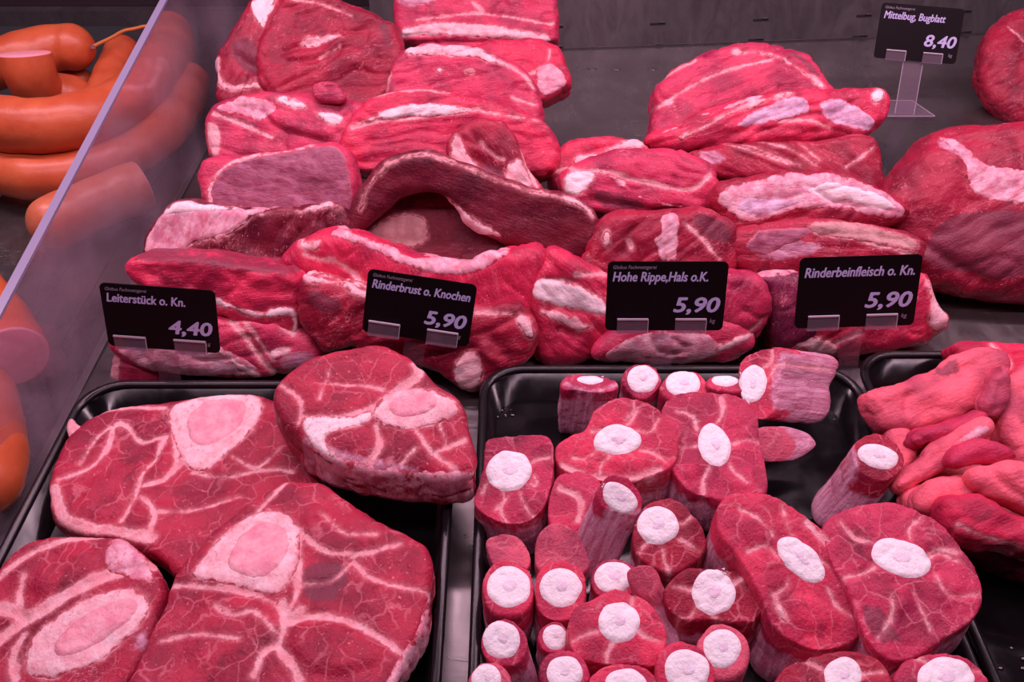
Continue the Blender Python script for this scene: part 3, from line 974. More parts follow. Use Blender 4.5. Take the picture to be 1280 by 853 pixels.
# ---- right stack
piece('beef_slab', 'wide domed shoulder slab with curved white seams, rearmost at the right',
      [(818, 176), (822, 150), (824, 110), (834, 92), (866, 72), (900, 58), (945, 50), (985, 58), (1016, 72), (1034, 98), (1046, 118), (1040, 160), (960, 190), (860, 192), (826, 188)], z=.11, tilt=46, T=.055, pil=.016, color='rose', grain=20,
      feats=[('strip', [(920, 66), (944, 63), (975, 72), (1000, 86), (1026, 108)], 'fat_seam', 'fat', 1.2, 2.0), ('seam', [(822, 134), (850, 116), (880, 98), (920, 84), (965, 74)], 1.2), ('dent', [(880, 66), (920, 66), (944, 62)], 2.5, 1.5),
             ('seam', [(826, 96), (850, 82), (870, 73)], 1.0), ('seam', [(820, 132), (840, 128)], 1.0), ('dark', [(985, 60), (1010, 75), (1030, 96), (1018, 96), (1000, 78)]), ('bulge', [(850, 150), (940, 110)], 14, 3)], group=RS)
piece('beef_shank', 'long shank muscle with white tendons pointing right over the domed slab',
      [(814, 172), (826, 160), (860, 148), (920, 124), (980, 110), (1060, 108), (1100, 107), (1112, 122), (1104, 150), (1088, 168), (1040, 172), (960, 178), (900, 178), (860, 186), (826, 182)], z=.118, tilt=48, T=.05, pil=.02, color='bright', grain=18,
      feats=[('strip', [(850, 172), (880, 160), (910, 142), (950, 126), (990, 116)], 'tendon', 'fat', 2.2, 2.2), ('strip', [(826, 166), (860, 150), (900, 136), (960, 116)], 'tendon', 'tissue', 1.2, 1.4),
             ('part', [(908, 162), (940, 140), (975, 124), (1005, 118), (1018, 140), (980, 148), (935, 160)], 'silverskin', 'silver', 1.2), ('part', [(1022, 124), (1050, 120), (1080, 138), (1096, 152), (1088, 164), (1040, 156), (1024, 142)], 'silverskin', 'silver', 1.0),
             ('part', [(1088, 122), (1096, 110), (1108, 112), (1106, 124), (1096, 128)], 'tendon_end', 'white_fat', 2.5), ('dent', [(900, 168), (980, 160), (1060, 168)], 4, 2), ('seam', [(975, 152), (1010, 148), (1040, 160)], 1.3)], group=RS)
piece('beef_slab', 'red slab with fine pale diagonal streaks and a bright right end',
      [(858, 196), (880, 182), (940, 176), (1010, 174), (1086, 166), (1096, 186), (1104, 216), (1112, 240), (1060, 246), (980, 226), (920, 222), (870, 212)], z=.100, tilt=44, T=.05, color='mid', grain=-25,
      feats=[('seam', [(908, 178), (940, 190), (985, 204)], .9), ('seam', [(950, 176), (990, 186), (1020, 206)], .9), ('seam', [(930, 180), (960, 192), (1000, 206)], .8), ('seam', [(1058, 208), (1080, 194), (1092, 184)], 1.0), ('seam', [(1000, 178), (1025, 200)], .7),
             ('bulge', [(1075, 200), (1090, 230)], 12, 4), ('skin', [(870, 190), (890, 184), (910, 200), (890, 206)])], group=RS)
piece('beef_shank', 'pale shank wrapped in white and lavender silverskin',
      [(898, 246), (902, 230), (930, 222), (990, 212), (1050, 210), (1086, 226), (1120, 244), (1136, 262), (1130, 276), (1104, 282), (1040, 282), (960, 288), (920, 292), (910, 268)], z=.103, tilt=48, T=.05, pil=.02, color='mid', grain=8,
      feats=[('part', [(897, 250), (904, 236), (960, 218), (1030, 212), (1080, 226), (1118, 244), (1135, 262), (1128, 275), (1100, 272), (1060, 262), (1020, 256), (985, 268), (925, 280), (915, 264)], 'silverskin', 'tissue', 1.5),
             ('part', [(915, 262), (930, 244), (962, 246), (1010, 250), (990, 262), (940, 274)], 'silverskin', 'silver', 2.4), ('part', [(1000, 240), (1020, 226), (1060, 228), (1110, 246), (1130, 262), (1110, 268), (1060, 254), (1030, 250)], 'fat_sheet', 'white_fat', 2.6),
             ('dent', [(1010, 232), (1040, 252), (1070, 258)], 3, 3), ('darkline', [(1010, 236), (1050, 256), (1080, 262)], 1.2)], group=RS)
piece('beef_shank', 'brownish pink shank with a dull purple membrane under the pale one',
      [(916, 302), (924, 288), (980, 276), (1040, 274), (1100, 282), (1140, 292), (1158, 304), (1156, 326), (1100, 340), (1000, 348), (930, 346), (920, 326)], z=.088, tilt=52, T=.05, pil=.02, color='mid', grain=-5,
      feats=[('part', [(926, 308), (950, 288), (1000, 278), (1026, 288), (1000, 300), (950, 322)], 'silverskin', 'purple', 1.2), ('part', [(1000, 280), (1050, 276), (1110, 284), (1154, 302), (1152, 314), (1120, 308), (1060, 298), (1028, 296)], 'fat_sheet', 'dirty_fat', 1.0),
             ('seam', [(1080, 302), (1120, 312), (1148, 322)], 1.2), ('skin', [(930, 300), (1000, 300), (1040, 310), (960, 330)])], group=RS)
piece('beef_shank', 'purple shank muscle edge between the two right price cards',
      [(930, 352), (960, 342), (1010, 340), (1040, 360), (1030, 420), (990, 440), (962, 428), (968, 390), (962, 360)], z=.056, tilt=56, T=.05, pil=.015, color='purple', grain=60,
      feats=[('strip', [(925, 350), (955, 344), (1000, 338)], 'fat_edge', 'tissue', 1.5, 2.2)], group=RS)
piece('beef_slab', 'front right slab behind the shank card ending in a pale fatty lobe',
      [(972, 424), (990, 380), (1060, 360), (1130, 352), (1158, 340), (1170, 360), (1176, 385), (1188, 398), (1186, 412), (1170, 424), (1152, 436), (1100, 442), (1020, 452), (980, 446)], z=.042, tilt=56, T=.055, pil=.016, color='bright', grain=30,
      feats=[('part', [(1156, 340), (1168, 356), (1176, 380), (1188, 398), (1184, 412), (1168, 418), (1162, 400), (1162, 370)], 'fat_lobe', 'fat', 1.6), ('part', [(974, 424), (1000, 416), (1030, 424), (1056, 434), (1040, 448), (1010, 440)], 'fat_ruffle', 'fat', 2.0),
             ('seam', [(1042, 430), (1075, 416)], 2.2), ('dent', [(1160, 400), (1162, 424)], 2.5, 2.5)], group=RS)
piece('rump_roast', 'large rounded rump roast with a pink fat seam at the right edge',
      [(1118, 244), (1130, 216), (1150, 186), (1172, 164), (1210, 151), (1300, 146), (1380, 150), (1400, 260), (1380, 360), (1290, 366), (1230, 356), (1180, 344), (1150, 330), (1148, 296), (1126, 268)], z=.10, tilt=40, T=.085, pil=.05, f0=.2, color='mid', cat='roast', anchor=(1250, 250), grain=25, vx=.0024,
      feats=[('part', [(1176, 168), (1196, 166), (1212, 186), (1234, 208), (1262, 214), (1300, 216), (1310, 256), (1262, 254), (1228, 250), (1212, 236), (1206, 208), (1190, 184)], 'fat_seam', 'tissue', 1.0),
             ('dark', [(1150, 320), (1180, 270), (1240, 262), (1300, 266), (1300, 350), (1200, 340)]), ('bulge', [(1180, 200), (1170, 240)], 16, 5), ('dent', [(1160, 305), (1200, 330), (1240, 352)], 5, 5), ('seam', [(1256, 236), (1290, 220)], 2.2), ('skin', [(1172, 172), (1200, 175), (1214, 200), (1190, 195)])])
piece('rump_roast', 'red roast with a smooth rounded side at the far top right corner',
      [(1235, 64), (1244, 36), (1262, 16), (1290, 4), (1360, 0), (1380, 80), (1330, 150), (1282, 146), (1256, 122), (1238, 96)], z=.07, tilt=38, T=.06, pil=.04, f0=.2, color='mid', cat='roast', grain=25, feats=[('seam', [(1262, 30), (1290, 60)], 1.0)])


# ================================================================ SHANK SLICES IN THE LEFT TRAY
SG = 'sawn beef shank slices in the left tray'
piece('shank_slice', 'shank slice lying flat at the back left of its tray, round muscle on its left',
      [(60, 620), (66, 585), (82, 548), (108, 522), (140, 506), (200, 502), (262, 492), (338, 493), (370, 520), (392, 570), (396, 620), (350, 660), (280, 700), (222, 718), (196, 690), (160, 672), (86, 664), (64, 645)],
      z=.040, tilt=4, T=.030, pil=.006, f0=.55, color='shankred', mat='shank', ridge=.35, grow=1.01, grain=30, vx=.0017, pname='muscle',
      feats=[('part', [(206, 512), (236, 500), (268, 492), (318, 494), (330, 506), (322, 530), (300, 556), (262, 588), (236, 590), (222, 566), (214, 540)], 'bone', 'fat', 1.2),
             ('part', [(236, 516), (262, 498), (306, 500), (312, 516), (296, 540), (262, 562), (238, 556), (230, 536)], 'marrow', 'marrow', 1.8, 0),
             ('seam', [(68, 610), (76, 650), (110, 660), (150, 664), (190, 672)], 3.8), ('seam', [(72, 600), (110, 588), (138, 556), (140, 534), (156, 528), (176, 556), (206, 546)], 1.6), ('seam', [(140, 534), (120, 545), (100, 580)], .8),
             ('seam', [(206, 546), (196, 572), (176, 592), (170, 618), (152, 650)], 1.5), ('seam', [(222, 580), (206, 600), (180, 606)], 2.2), ('seam', [(212, 512), (222, 540), (220, 580)], 2.0), ('seam', [(176, 620), (196, 640), (186, 668)], 1.2),
             ('seam', [(240, 590), (280, 598), (340, 584), (366, 592)], .7), ('seam', [(196, 640), (240, 640), (300, 620)], .7), ('seam', [(290, 570), (320, 590), (350, 560)], .6), ('seam', [(110, 520), (160, 506), (206, 510)], 2.0),
             ('hump', [(150, 520), (190, 512), (212, 536), (216, 566), (204, 586), (190, 560), (168, 540)], 1.8), ('hump', [(96, 630), (112, 600), (150, 590), (166, 600), (158, 640), (120, 655)], 1.5)], cat='meat', group=SG)
piece('fat_scrap', 'small frayed white fat tag at the left end of the back shank slice', [(84, 548), (82, 532), (90, 518), (98, 530), (112, 532), (104, 546), (90, 556)], z=.042, tilt=15, T=.008, pil=.003, color='pink', cat='meat', vx=.0012, feats=[('fatp', [(70, 500), (120, 500), (120, 570), (70, 570)])])
piece('shank_slice', 'shank slice at the bottom left with a long pink marrow bone',
      [(-34, 790), (-24, 736), (0, 694), (40, 674), (92, 664), (150, 668), (178, 684), (198, 716), (205, 742), (192, 790), (172, 840), (120, 900), (20, 920), (-30, 870)],
      z=.046, tilt=8, T=.032, pil=.006, f0=.55, color='shankred', mat='shank', ridge=.35, grow=1.01, grain=-30, vx=.0017,
      feats=[('part', [(26, 842), (40, 800), (66, 776), (110, 750), (150, 736), (178, 738), (188, 756), (180, 778), (150, 810), (110, 836), (60, 850)], 'bone', 'fat', 1.2),
             ('part', [(62, 812), (84, 784), (124, 758), (166, 744), (178, 758), (162, 784), (120, 812), (76, 830)], 'marrow', 'marrow', 1.8, 0),
             ('seam', [(-10, 806), (22, 780), (60, 760), (100, 736), (150, 712), (190, 706)], 4.5), ('seam', [(30, 776), (22, 745), (30, 720)], 1.6), ('seam', [(0, 760), (30, 770)], 3.5), ('seam', [(-20, 740), (20, 700), (80, 672), (130, 668)], 1.6),
             ('part', [(136, 672), (160, 672), (188, 704), (196, 730), (176, 728), (150, 720), (130, 712)], 'fat_corner', 'tissue', 1.0), ('hump', [(30, 740), (60, 700), (100, 680), (136, 686), (110, 718), (60, 750)], 2.0), ('seam', [(20, 850), (14, 820), (30, 796)], 2.5), ('skin', [(172, 790), (184, 786), (182, 810), (170, 812)])], cat='meat', group=SG)
piece('shank_slice', 'largest shank slice at the front of its tray with a pear-shaped bone near its top',
      [(150, 880), (172, 830), (196, 770), (214, 722), (240, 690), (290, 640), (330, 608), (366, 596), (420, 606), (470, 650), (520, 668), (536, 690), (538, 730), (530, 780), (506, 822), (480, 890), (420, 930), (240, 930)],
      z=.056, tilt=5, T=.036, pil=.006, f0=.6, color='shankred', mat='shank', ridge=.35, grow=1.01, grain=-60, vx=.0018, anchor=(350, 740),
      feats=[('part', [(234, 724), (252, 698), (300, 648), (330, 638), (362, 642), (378, 672), (372, 710), (350, 746), (320, 738), (276, 728)], 'bone', 'fat', 1.3),
             ('part', [(280, 706), (296, 668), (330, 648), (358, 654), (368, 682), (352, 712), (326, 728), (296, 722)], 'marrow', 'marrow', 1.9, 0),
             ('seam', [(214, 730), (250, 732), (300, 738), (344, 750), (356, 776), (350, 806), (330, 812), (318, 845)], 1.7), ('seam', [(356, 776), (400, 768), (450, 782), (490, 806), (508, 822)], 1.6), ('seam', [(346, 806), (370, 836), (380, 870)], 2.4), ('seam', [(352, 750), (358, 780), (374, 762)], 3.0),
             ('seam', [(374, 700), (372, 740), (360, 762)], 1.4), ('seam', [(270, 756), (290, 770), (320, 762), (344, 790)], 1.1), ('seam', [(372, 660), (400, 690), (450, 694), (500, 680)], .7), ('seam', [(380, 730), (420, 726), (440, 700)], .7), ('seam', [(440, 700), (470, 730), (540, 740)], .7), ('seam', [(400, 640), (430, 670), (470, 668)], .6),
             ('seam', [(360, 600), (320, 640)], 1.2), ('part', [(270, 758), (282, 762), (292, 772), (280, 770)], 'tendon', 'tissue', 1.2), ('seam', [(200, 800), (240, 790), (300, 800)], .6),
             ('hump', [(360, 778), (400, 772), (450, 786), (492, 812), (460, 840), (400, 850), (364, 820)], 2.5), ('hump', [(220, 745), (290, 742), (336, 756), (346, 786), (310, 776), (260, 760)], 2.0), ('dark', [(372, 720), (390, 700), (440, 706), (430, 740), (390, 760)]), ('strip', [(544, 692), (544, 740), (530, 785), (506, 822), (480, 870)], 'fat_rim', 'tissue', 1.4, 2.4)], cat='meat', group=SG)
piece('shank_slice', 'thick shank slice lying on top of the others with an oval bone at its right',
      [(340, 494), (350, 470), (384, 448), (420, 432), (460, 428), (500, 436), (524, 456), (542, 476), (566, 488), (584, 520), (594, 560), (592, 590), (560, 596), (500, 590), (440, 580), (392, 560), (352, 530)],
      z=.092, tilt=20, T=.040, pil=.007, f0=.75, color='shankred', mat='shank', ridge=.35, grow=1.01, grain=20, vx=.0017, D=(-.02, .02, -1),
      feats=[('part', [(462, 520), (474, 496), (510, 484), (550, 490), (574, 508), (572, 520), (540, 532), (492, 538)], 'bone', 'fat', 1.3),
             ('part', [(480, 512), (490, 496), (520, 488), (546, 494), (552, 510), (528, 522), (498, 526)], 'marrow', 'marrow', 1.9, 0),
             ('part', [(374, 526), (400, 520), (450, 520), (468, 512), (462, 530), (420, 536), (404, 546), (412, 562), (440, 578), (424, 582), (390, 560)], 'fat_seam', 'white_fat', 1.0),
             ('seam', [(470, 512), (500, 486), (528, 470), (520, 456)], 3.5), ('seam', [(376, 520), (420, 524), (468, 508)], 1.6), ('seam', [(350, 480), (380, 500), (374, 530)], 1.2), ('seam', [(400, 480), (450, 478), (480, 488)], .7), ('seam', [(410, 466), (400, 500)], .6),
             ('seam', [(470, 532), (476, 560), (456, 584)], 2.0), ('seam', [(520, 540), (540, 566), (570, 588)], 1.4), ('seam', [(540, 566), (580, 550)], 1.2), ('seam', [(520, 560), (500, 580)], .9), ('seam', [(550, 530), (560, 560)], 1.0),
             ('strip', [(392, 562), (440, 582), (500, 592), (560, 597), (592, 590)], 'fat_rim', 'tissue', 1.6, 3.0), ('hump', [(404, 536), (440, 530), (474, 540), (474, 570), (440, 575), (410, 556)], 1.8), ('skinline', [(380, 550), (440, 575), (520, 590)], 3)], cat='meat', group=SG)

# ================================================================ OXTAIL PIECES IN THE MIDDLE TRAY
OG = 'sawn oxtail pieces heaped in the middle tray'


def tail(label, face, bone, z, tilt=18, yaw=0, T=.040, color='tailred', D=(0, .0, -1), seams=(), pil=.005, marrow=None, side='rose', f0=.7, extra=(), grain=90, taper=0.0, sk=None):
    if sk is None: sk = 9 if color in ('rose', 'pink') else 16
    feats = []
    for s in seams: feats.append(('seam', s, .55))
    feats += list(extra)
    if bone is not None:
        bx, by, brx, bry = bone[:4]
        br = bone[4] if len(bone) > 4 else 0
        feats.append(('part', ellipse(bx, by, brx * 1.12, bry * 1.12, br, wob=.05), 'bone', 'bone', 1.0))
        feats.append(('part', ellipse(bx + 1, by - 1, brx * .5, bry * .5, br, wob=.10), 'marrow', 'marrow_pale', 1.25, len(feats) - 1 - sum(1 for f in feats if f[0] not in ('part', 'strip'))))
    return piece('oxtail_piece', label, face, z=z, tilt=tilt, yaw=yaw, T=T, pil=pil, f0=f0, color=color, feats=feats, cat='meat', group=OG, vx=.0014, D=D, sm=2, grain=grain, amp=.6, center=False, taper=taper, grow=1.10, ridge=.45, mat='oxtail', sideskin=sk)


def spokes(bx, by, pts):
    r = random.Random(int(bx * 7 + by))
    out = []
    for x, y in pts:
        dx, dy = x - bx, y - by
        j = r.uniform(-.22, .22)
        out.append([(bx + dx * .5, by + dy * .5), (bx + dx * .75 - dy * j, by + dy * .75 + dx * j), (x + dx * .08, y + dy * .08)])
    return out


# rear row
tail('upright striped oxtail stump at the back left, its cut end facing up', [(702, 476), (716, 468), (742, 466), (766, 474), (772, 484), (756, 490), (724, 488), (704, 486)], (738, 474, 15, 5), .058, tilt=6, D=(-.06, -.10, -1), T=.055,
     extra=[('skinline', [(706, 480), (740, 492), (770, 480)], 1.5)], color='rose')
tail('small round oxtail end with a white centre, second in the back row', ellipse(803, 476, 23, 21), (803, 474, 18, 16), .054, tilt=30, T=.035, color='rose')
tail('small round oxtail end beside the short stump in the back row', ellipse(856, 484, 28, 21), (854, 480, 20, 16), .054, tilt=24, T=.035, color='tailred')
tail('short oxtail stump with a narrow cut end, right in the back row', [(886, 476), (900, 470), (922, 474), (932, 482), (926, 490), (900, 488), (886, 484)], (906, 477, 16, 6), .058, tilt=8, T=.03, color='rose', D=(0, -.1, -1))
tail('two-lobed oxtail piece at the back right covered in purplish skin', [(922, 470), (930, 448), (952, 438), (976, 436), (984, 454), (970, 474), (972, 486), (968, 512), (948, 524), (934, 508), (926, 490)], (940, 480, 16, 22, 10), .062, tilt=30, yaw=-15, T=.062, D=(1.0, .25, -.40), color='tailred',
     seams=spokes(940, 480, [(962, 440), (984, 458)]), extra=[('skin', [(968, 440), (1000, 440), (1000, 520), (960, 515)])], f0=.8)
tail('small pink oxtail nub under the purplish piece', ellipse(958, 556, 20, 20, 0), None, .040, tilt=30, yaw=-10, T=.040, D=(1, .12, -.12), color='pink', pil=.014, f0=.3)
# large faces
tail('large star-cut oxtail slice standing left of centre', [(700, 560), (716, 546), (736, 540), (744, 516), (772, 502), (806, 504), (836, 530), (844, 556), (836, 582), (812, 590), (790, 600), (750, 598), (716, 590), (702, 578)], (772, 551, 27, 17), .066, tilt=24, T=.05, D=(-.03, -.12, -1),
     seams=spokes(772, 551, [(742, 540), (796, 512), (820, 524), (828, 574), (752, 592), (720, 570), (790, 500)]), extra=[('hump', [(744, 530), (775, 508), (790, 520), (784, 534), (755, 538)], 1.5), ('hump', [(756, 572), (800, 562), (822, 576), (796, 592), (764, 588)], 1.8), ('seam', [(704, 582), (740, 596), (790, 600), (826, 586)], 1.6)])
tail('tall pale-pink oxtail slice right of centre with a leaf-shaped bone', [(832, 510), (850, 494), (884, 496), (926, 500), (942, 520), (946, 560), (956, 596), (948, 618), (920, 624), (890, 618), (866, 612), (844, 590), (840, 560), (830, 535)], (893, 556, 18, 25, -15), .062, tilt=22, T=.045, D=(-.02, -.08, -1), color='rose',
     seams=spokes(893, 556, [(850, 516), (900, 500), (944, 552), (880, 612), (930, 600), (850, 556)]), extra=[('hump', [(892, 506), (926, 508), (936, 530), (906, 540)], 1.5), ('hump', [(846, 566), (874, 566), (882, 590), (860, 606), (846, 590)], 2.0), ('hump', [(900, 590), (944, 580), (948, 612), (906, 616)], 1.8)])
tail('squarish oxtail piece standing alone at the left tray edge', [(606, 566), (610, 552), (640, 548), (676, 546), (688, 556), (690, 590), (682, 624), (664, 648), (634, 652), (606, 640), (592, 622), (604, 598)], (636, 588, 26, 23), .058, tilt=22, yaw=4, T=.048, D=(.06, -.04, -1), color='rose',
     seams=spokes(636, 588, [(606, 612), (634, 648), (664, 640), (686, 570), (620, 632)]), extra=[('seam', [(668, 592), (672, 606), (662, 604), (668, 592)], .8)])
tail('tilted oxtail stump with purple skin leaning in the middle of the heap', [(746, 618), (756, 600), (776, 592), (796, 606), (802, 628), (796, 644), (776, 640), (756, 634)], (775, 622, 22, 15, 38), .072, tilt=40, yaw=25, T=.058, D=(-.42, -.52, -.9), color='rose', extra=[('skinline', [(760, 640), (800, 640)], 2.5)], f0=.85)
tail('pink-sided oxtail block with a round bone at its upper left', [(798, 650), (812, 632), (840, 622), (862, 640), (880, 672), (878, 690), (850, 714), (822, 712), (798, 694), (793, 670)], (822, 658, 24, 22), .062, tilt=24, T=.045, D=(.03, -.10, -1), color='mid',
     seams=spokes(822, 658, [(800, 695), (836, 712), (862, 644), (876, 690)]), extra=[('hump', [(846, 662), (874, 664), (872, 690), (850, 694)], 1.2)])
tail('wedge of oxtail under the star-cut slice', [(690, 610), (712, 588), (750, 600), (752, 640), (738, 670), (704, 672), (688, 650)], None, .048, tilt=20, T=.04, color='rose', pil=.012, f0=.4, extra=[('seam', [(700, 610), (730, 624), (722, 650)], 1.6)])
tail('round-headed oxtail nub left of the tilted stump', [(668, 700), (676, 668), (690, 656), (710, 660), (728, 682), (736, 704), (716, 720), (684, 720)], None, .048, tilt=26, T=.040, color='pink', pil=.014, f0=.35)
tail('pale pink nub at the left edge above the round bones', [(608, 682), (616, 670), (640, 668), (656, 676), (664, 704), (650, 716), (622, 714)], None, .044, tilt=22, T=.035, color='pink', pil=.012, f0=.35)
tail('round oxtail end at the left edge, larger of the two side by side', [(603, 738), (606, 716), (622, 702), (648, 702), (664, 716), (667, 744), (656, 764), (636, 770), (614, 764)], (636, 734, 25, 24), .056, tilt=18, T=.045, D=(0, -.12, -1), color='tailred')
tail('round oxtail end with a speckled centre, second from the left edge', [(669, 744), (672, 718), (690, 704), (716, 704), (732, 722), (733, 748), (718, 770), (696, 776), (676, 766)], (701, 734, 24, 22), .056, tilt=18, T=.045, D=(0, -.12, -1), color='tailred')
tail('small oxtail end half hidden behind the six-sided slice', ellipse(768, 724, 28, 25), (767, 722, 22, 18), .052, tilt=20, T=.04, color='rose')
tail('slim smooth pink oxtail stick leaning at the centre front', [(782, 716), (800, 708), (816, 708), (826, 728), (818, 744), (796, 742)], None, .064, tilt=34, T=.050, D=(.34, -.55, -.7), color='pink', pil=.006, f0=.6)
tail('flat oxtail slice with a bright bone between the block and the round end', [(836, 742), (846, 722), (868, 712), (884, 716), (904, 710), (930, 718), (948, 744), (950, 764), (936, 778), (912, 776), (890, 772), (862, 776), (840, 762)], (892, 740, 25, 25), .058, tilt=22, T=.035, D=(0, -.10, -1), color='mid',
     seams=spokes(892, 740, [(846, 732), (906, 714), (930, 720), (896, 772), (850, 770)]))
tail('six-sided oxtail slice at the front centre with a cream bone', [(714, 780), (722, 762), (748, 750), (764, 740), (790, 742), (812, 760), (826, 784), (830, 812), (818, 832), (790, 826), (750, 826), (722, 820), (714, 800)], (774, 778, 24, 23), .062, tilt=18, T=.045, D=(0, -.12, -1), color='tailred',
     seams=spokes(774, 778, [(720, 800), (822, 800), (790, 746), (760, 824)]))
tail('smallest round oxtail end between the front slices', ellipse(693, 798, 20, 20), (694, 796, 14, 14), .052, tilt=18, T=.04, color='rose')
tail('round oxtail end with pink body at the lower left edge', [(603, 800), (610, 782), (634, 774), (652, 786), (660, 806), (650, 828), (626, 834), (606, 822)], (627, 800, 22, 21), .062, tilt=22, T=.05, D=(.18, -.25, -1), color='rose')
tail('round oxtail end right of the six-sided slice with a pink dot in its bone', [(872, 812), (880, 792), (900, 782), (924, 790), (934, 814), (926, 838), (900, 850), (880, 838)], (902, 812, 22, 22), .066, tilt=20, T=.05, D=(.04, -.1, -1), color='pink')
tail('oxtail end at the bottom edge below the round pink one', [(820, 838), (828, 814), (850, 804), (876, 812), (892, 838), (888, 866), (856, 880), (828, 866)], (859, 838, 26, 24), .064, tilt=18, T=.05, color='tailred')
tail('oxtail end cut off by the bottom edge, second from the left', ellipse(706, 842, 30, 26), (706, 842, 21, 19), .060, tilt=18, T=.05, color='rose')
tail('oxtail end in the bottom left corner of its tray', ellipse(612, 852, 26, 22), (608, 850, 17, 18), .058, tilt=18, T=.05, color='pink')
tail('oxtail end at the bottom below the six-sided slice', ellipse(780, 858, 42, 28), (782, 858, 24, 20), .060, tilt=15, T=.05, color='tailred')
tail('large oblong oxtail slice leaning right with a slanted oval bone', [(902, 640), (922, 624), (952, 624), (982, 634), (1010, 652), (1034, 674), (1056, 700), (1074, 738), (1078, 770), (1064, 792), (1030, 806), (1000, 800), (968, 780), (958, 746), (940, 716), (924, 690), (906, 672)], (1001, 699, 34, 18, 42), .070, tilt=22, T=.055, D=(-.12, -.10, -1), color='tailred', grain=30,
     seams=spokes(1001, 699, [(930, 640), (980, 636), (1052, 700), (1070, 770), (970, 740), (940, 690)]), extra=[('hump', [(980, 748), (1010, 740), (1050, 764), (1046, 792), (1000, 792)], 2.5), ('hump', [(916, 650), (950, 640), (974, 664), (960, 690), (930, 680)], 1.8), ('part', [(966, 742), (978, 756), (986, 780), (974, 772)], 'fat_lump', 'fat', 2.0), ('seam', [(1010, 652), (1034, 680), (1060, 712)], 2.2)])
tail('large round oxtail slice at the right tray edge with a wide oval bone', [(1034, 664), (1052, 646), (1082, 636), (1126, 636), (1152, 646), (1180, 666), (1200, 694), (1216, 716), (1222, 746), (1212, 770), (1184, 784), (1164, 800), (1130, 822), (1096, 806), (1078, 770), (1066, 730), (1044, 700)], (1126, 698, 35, 21, 18), .070, tilt=16, T=.050, D=(-.06, -.10, -1), color='rose', grain=30,
     seams=spokes(1126, 698, [(1056, 656), (1150, 650), (1190, 690), (1214, 740), (1160, 780), (1100, 790), (1060, 720), (1190, 700)]), extra=[('hump', [(1150, 668), (1178, 672), (1182, 690), (1156, 690)], 1.8), ('hump', [(1160, 712), (1204, 720), (1208, 750), (1180, 766), (1158, 750)], 2.0), ('hump', [(1090, 730), (1130, 732), (1150, 760), (1120, 776), (1092, 762)], 1.8), ('dark', [(1078, 752), (1100, 762), (1130, 800), (1100, 806), (1080, 780)])])
tail('lone oxtail stump leaning against the right tray wall', [(1066, 560), (1078, 546), (1100, 542), (1120, 552), (1130, 574), (1124, 592), (1104, 600), (1080, 592), (1068, 578)], (1098, 570, 24, 14, 14), .064, tilt=26, T=.058, D=(-.48, -.30, -1), color='mid', extra=[('skinline', [(1066, 560), (1072, 590)], 2)], f0=.85)
tail('oxtail slice at the bottom edge with a white wedge of bone', [(972, 850), (990, 830), (1030, 818), (1070, 816), (1100, 830), (1112, 860), (1080, 890), (1000, 890), (970, 872)], (1054, 846, 22, 22), .062, tilt=14, T=.05, color='mid', seams=spokes(1054, 846, [(1010, 826), (1100, 840)]))
tail('oxtail slice in the bottom right of its tray with a two-ringed bone', [(1118, 852), (1130, 832), (1160, 820), (1196, 818), (1224, 834), (1234, 860), (1210, 890), (1140, 890)], (1182, 848, 34, 24), .056, tilt=12, T=.045, color='rose', seams=spokes(1182, 848, [(1150, 826), (1226, 842)]))
piece('fat_scrap', 'stringy strip of pale tissue between the two big front oxtail slices', [(1078, 806), (1096, 800), (1112, 812), (1140, 822), (1130, 840), (1100, 834), (1082, 822)], z=.045, tilt=15, T=.02, pil=.006, color='pink', cat='meat', vx=.0014, feats=[('skin', [(1060, 790), (1150, 790), (1150, 850), (1060, 850)])])

# ================================================================ PINK BEEF STRIPS IN THE RIGHT TRAY
PG = 'folded pink beef strips in the right tray'


def strip(label, outline, z, tilt, T, color='salmon', feats=(), pil=.011, yaw=0, grain=20, **k):
    return piece('beef_strip', label, outline, z=z, tilt=tilt, yaw=yaw, T=T, pil=pil, f0=.35, color=color, feats=feats, cat='meat', group=PG, mat='smooth', ridge=.5, grain=grain, vx=.0017, amp=1.2, grow=1.13, **k)


strip('bright red ragged piece at the far back of its tray', [(1200, 442), (1206, 428), (1240, 426), (1300, 430), (1360, 440), (1380, 520), (1300, 520), (1240, 480)], .055, 30, .035, 'bright', [('seam', [(1242, 432), (1262, 452), (1262, 458)], 2.4)])
strip('broad smooth pink strip curving from the back corner down to the left', [(1092, 492), (1100, 482), (1128, 480), (1150, 474), (1176, 456), (1200, 440), (1236, 434), (1258, 446), (1252, 478), (1232, 500), (1200, 516), (1160, 528), (1122, 532), (1104, 520), (1094, 504)], .070, 26, .030, 'salmon', [('dent', [(1136, 494), (1134, 512)], 3.5, 3.0), ('bulge', [(1150, 500), (1200, 490)], 12, 3), ('dark', [(1160, 470), (1196, 444), (1200, 470)])])
strip('rough bright pink fold standing at the top right of its tray', [(1232, 500), (1246, 470), (1256, 452), (1266, 470), (1270, 500), (1256, 522), (1238, 520)], .080, 40, .028, 'pink', [('dent', [(1250, 480), (1246, 510)], 2, 1.5)], pil=.008)
strip('wide strip hanging off the right side of the picture', [(1262, 520), (1268, 470), (1300, 450), (1380, 460), (1380, 620), (1300, 600), (1268, 560)], .066, 26, .035, 'salmon')
strip('slim rolled strip lying across the middle of its tray', [(1142, 540), (1160, 530), (1200, 520), (1228, 508), (1240, 520), (1222, 536), (1190, 548), (1156, 556), (1144, 550)], .068, 28, .024, 'rose', [('bulge', [(1156, 540), (1210, 526)], 7, 2)])
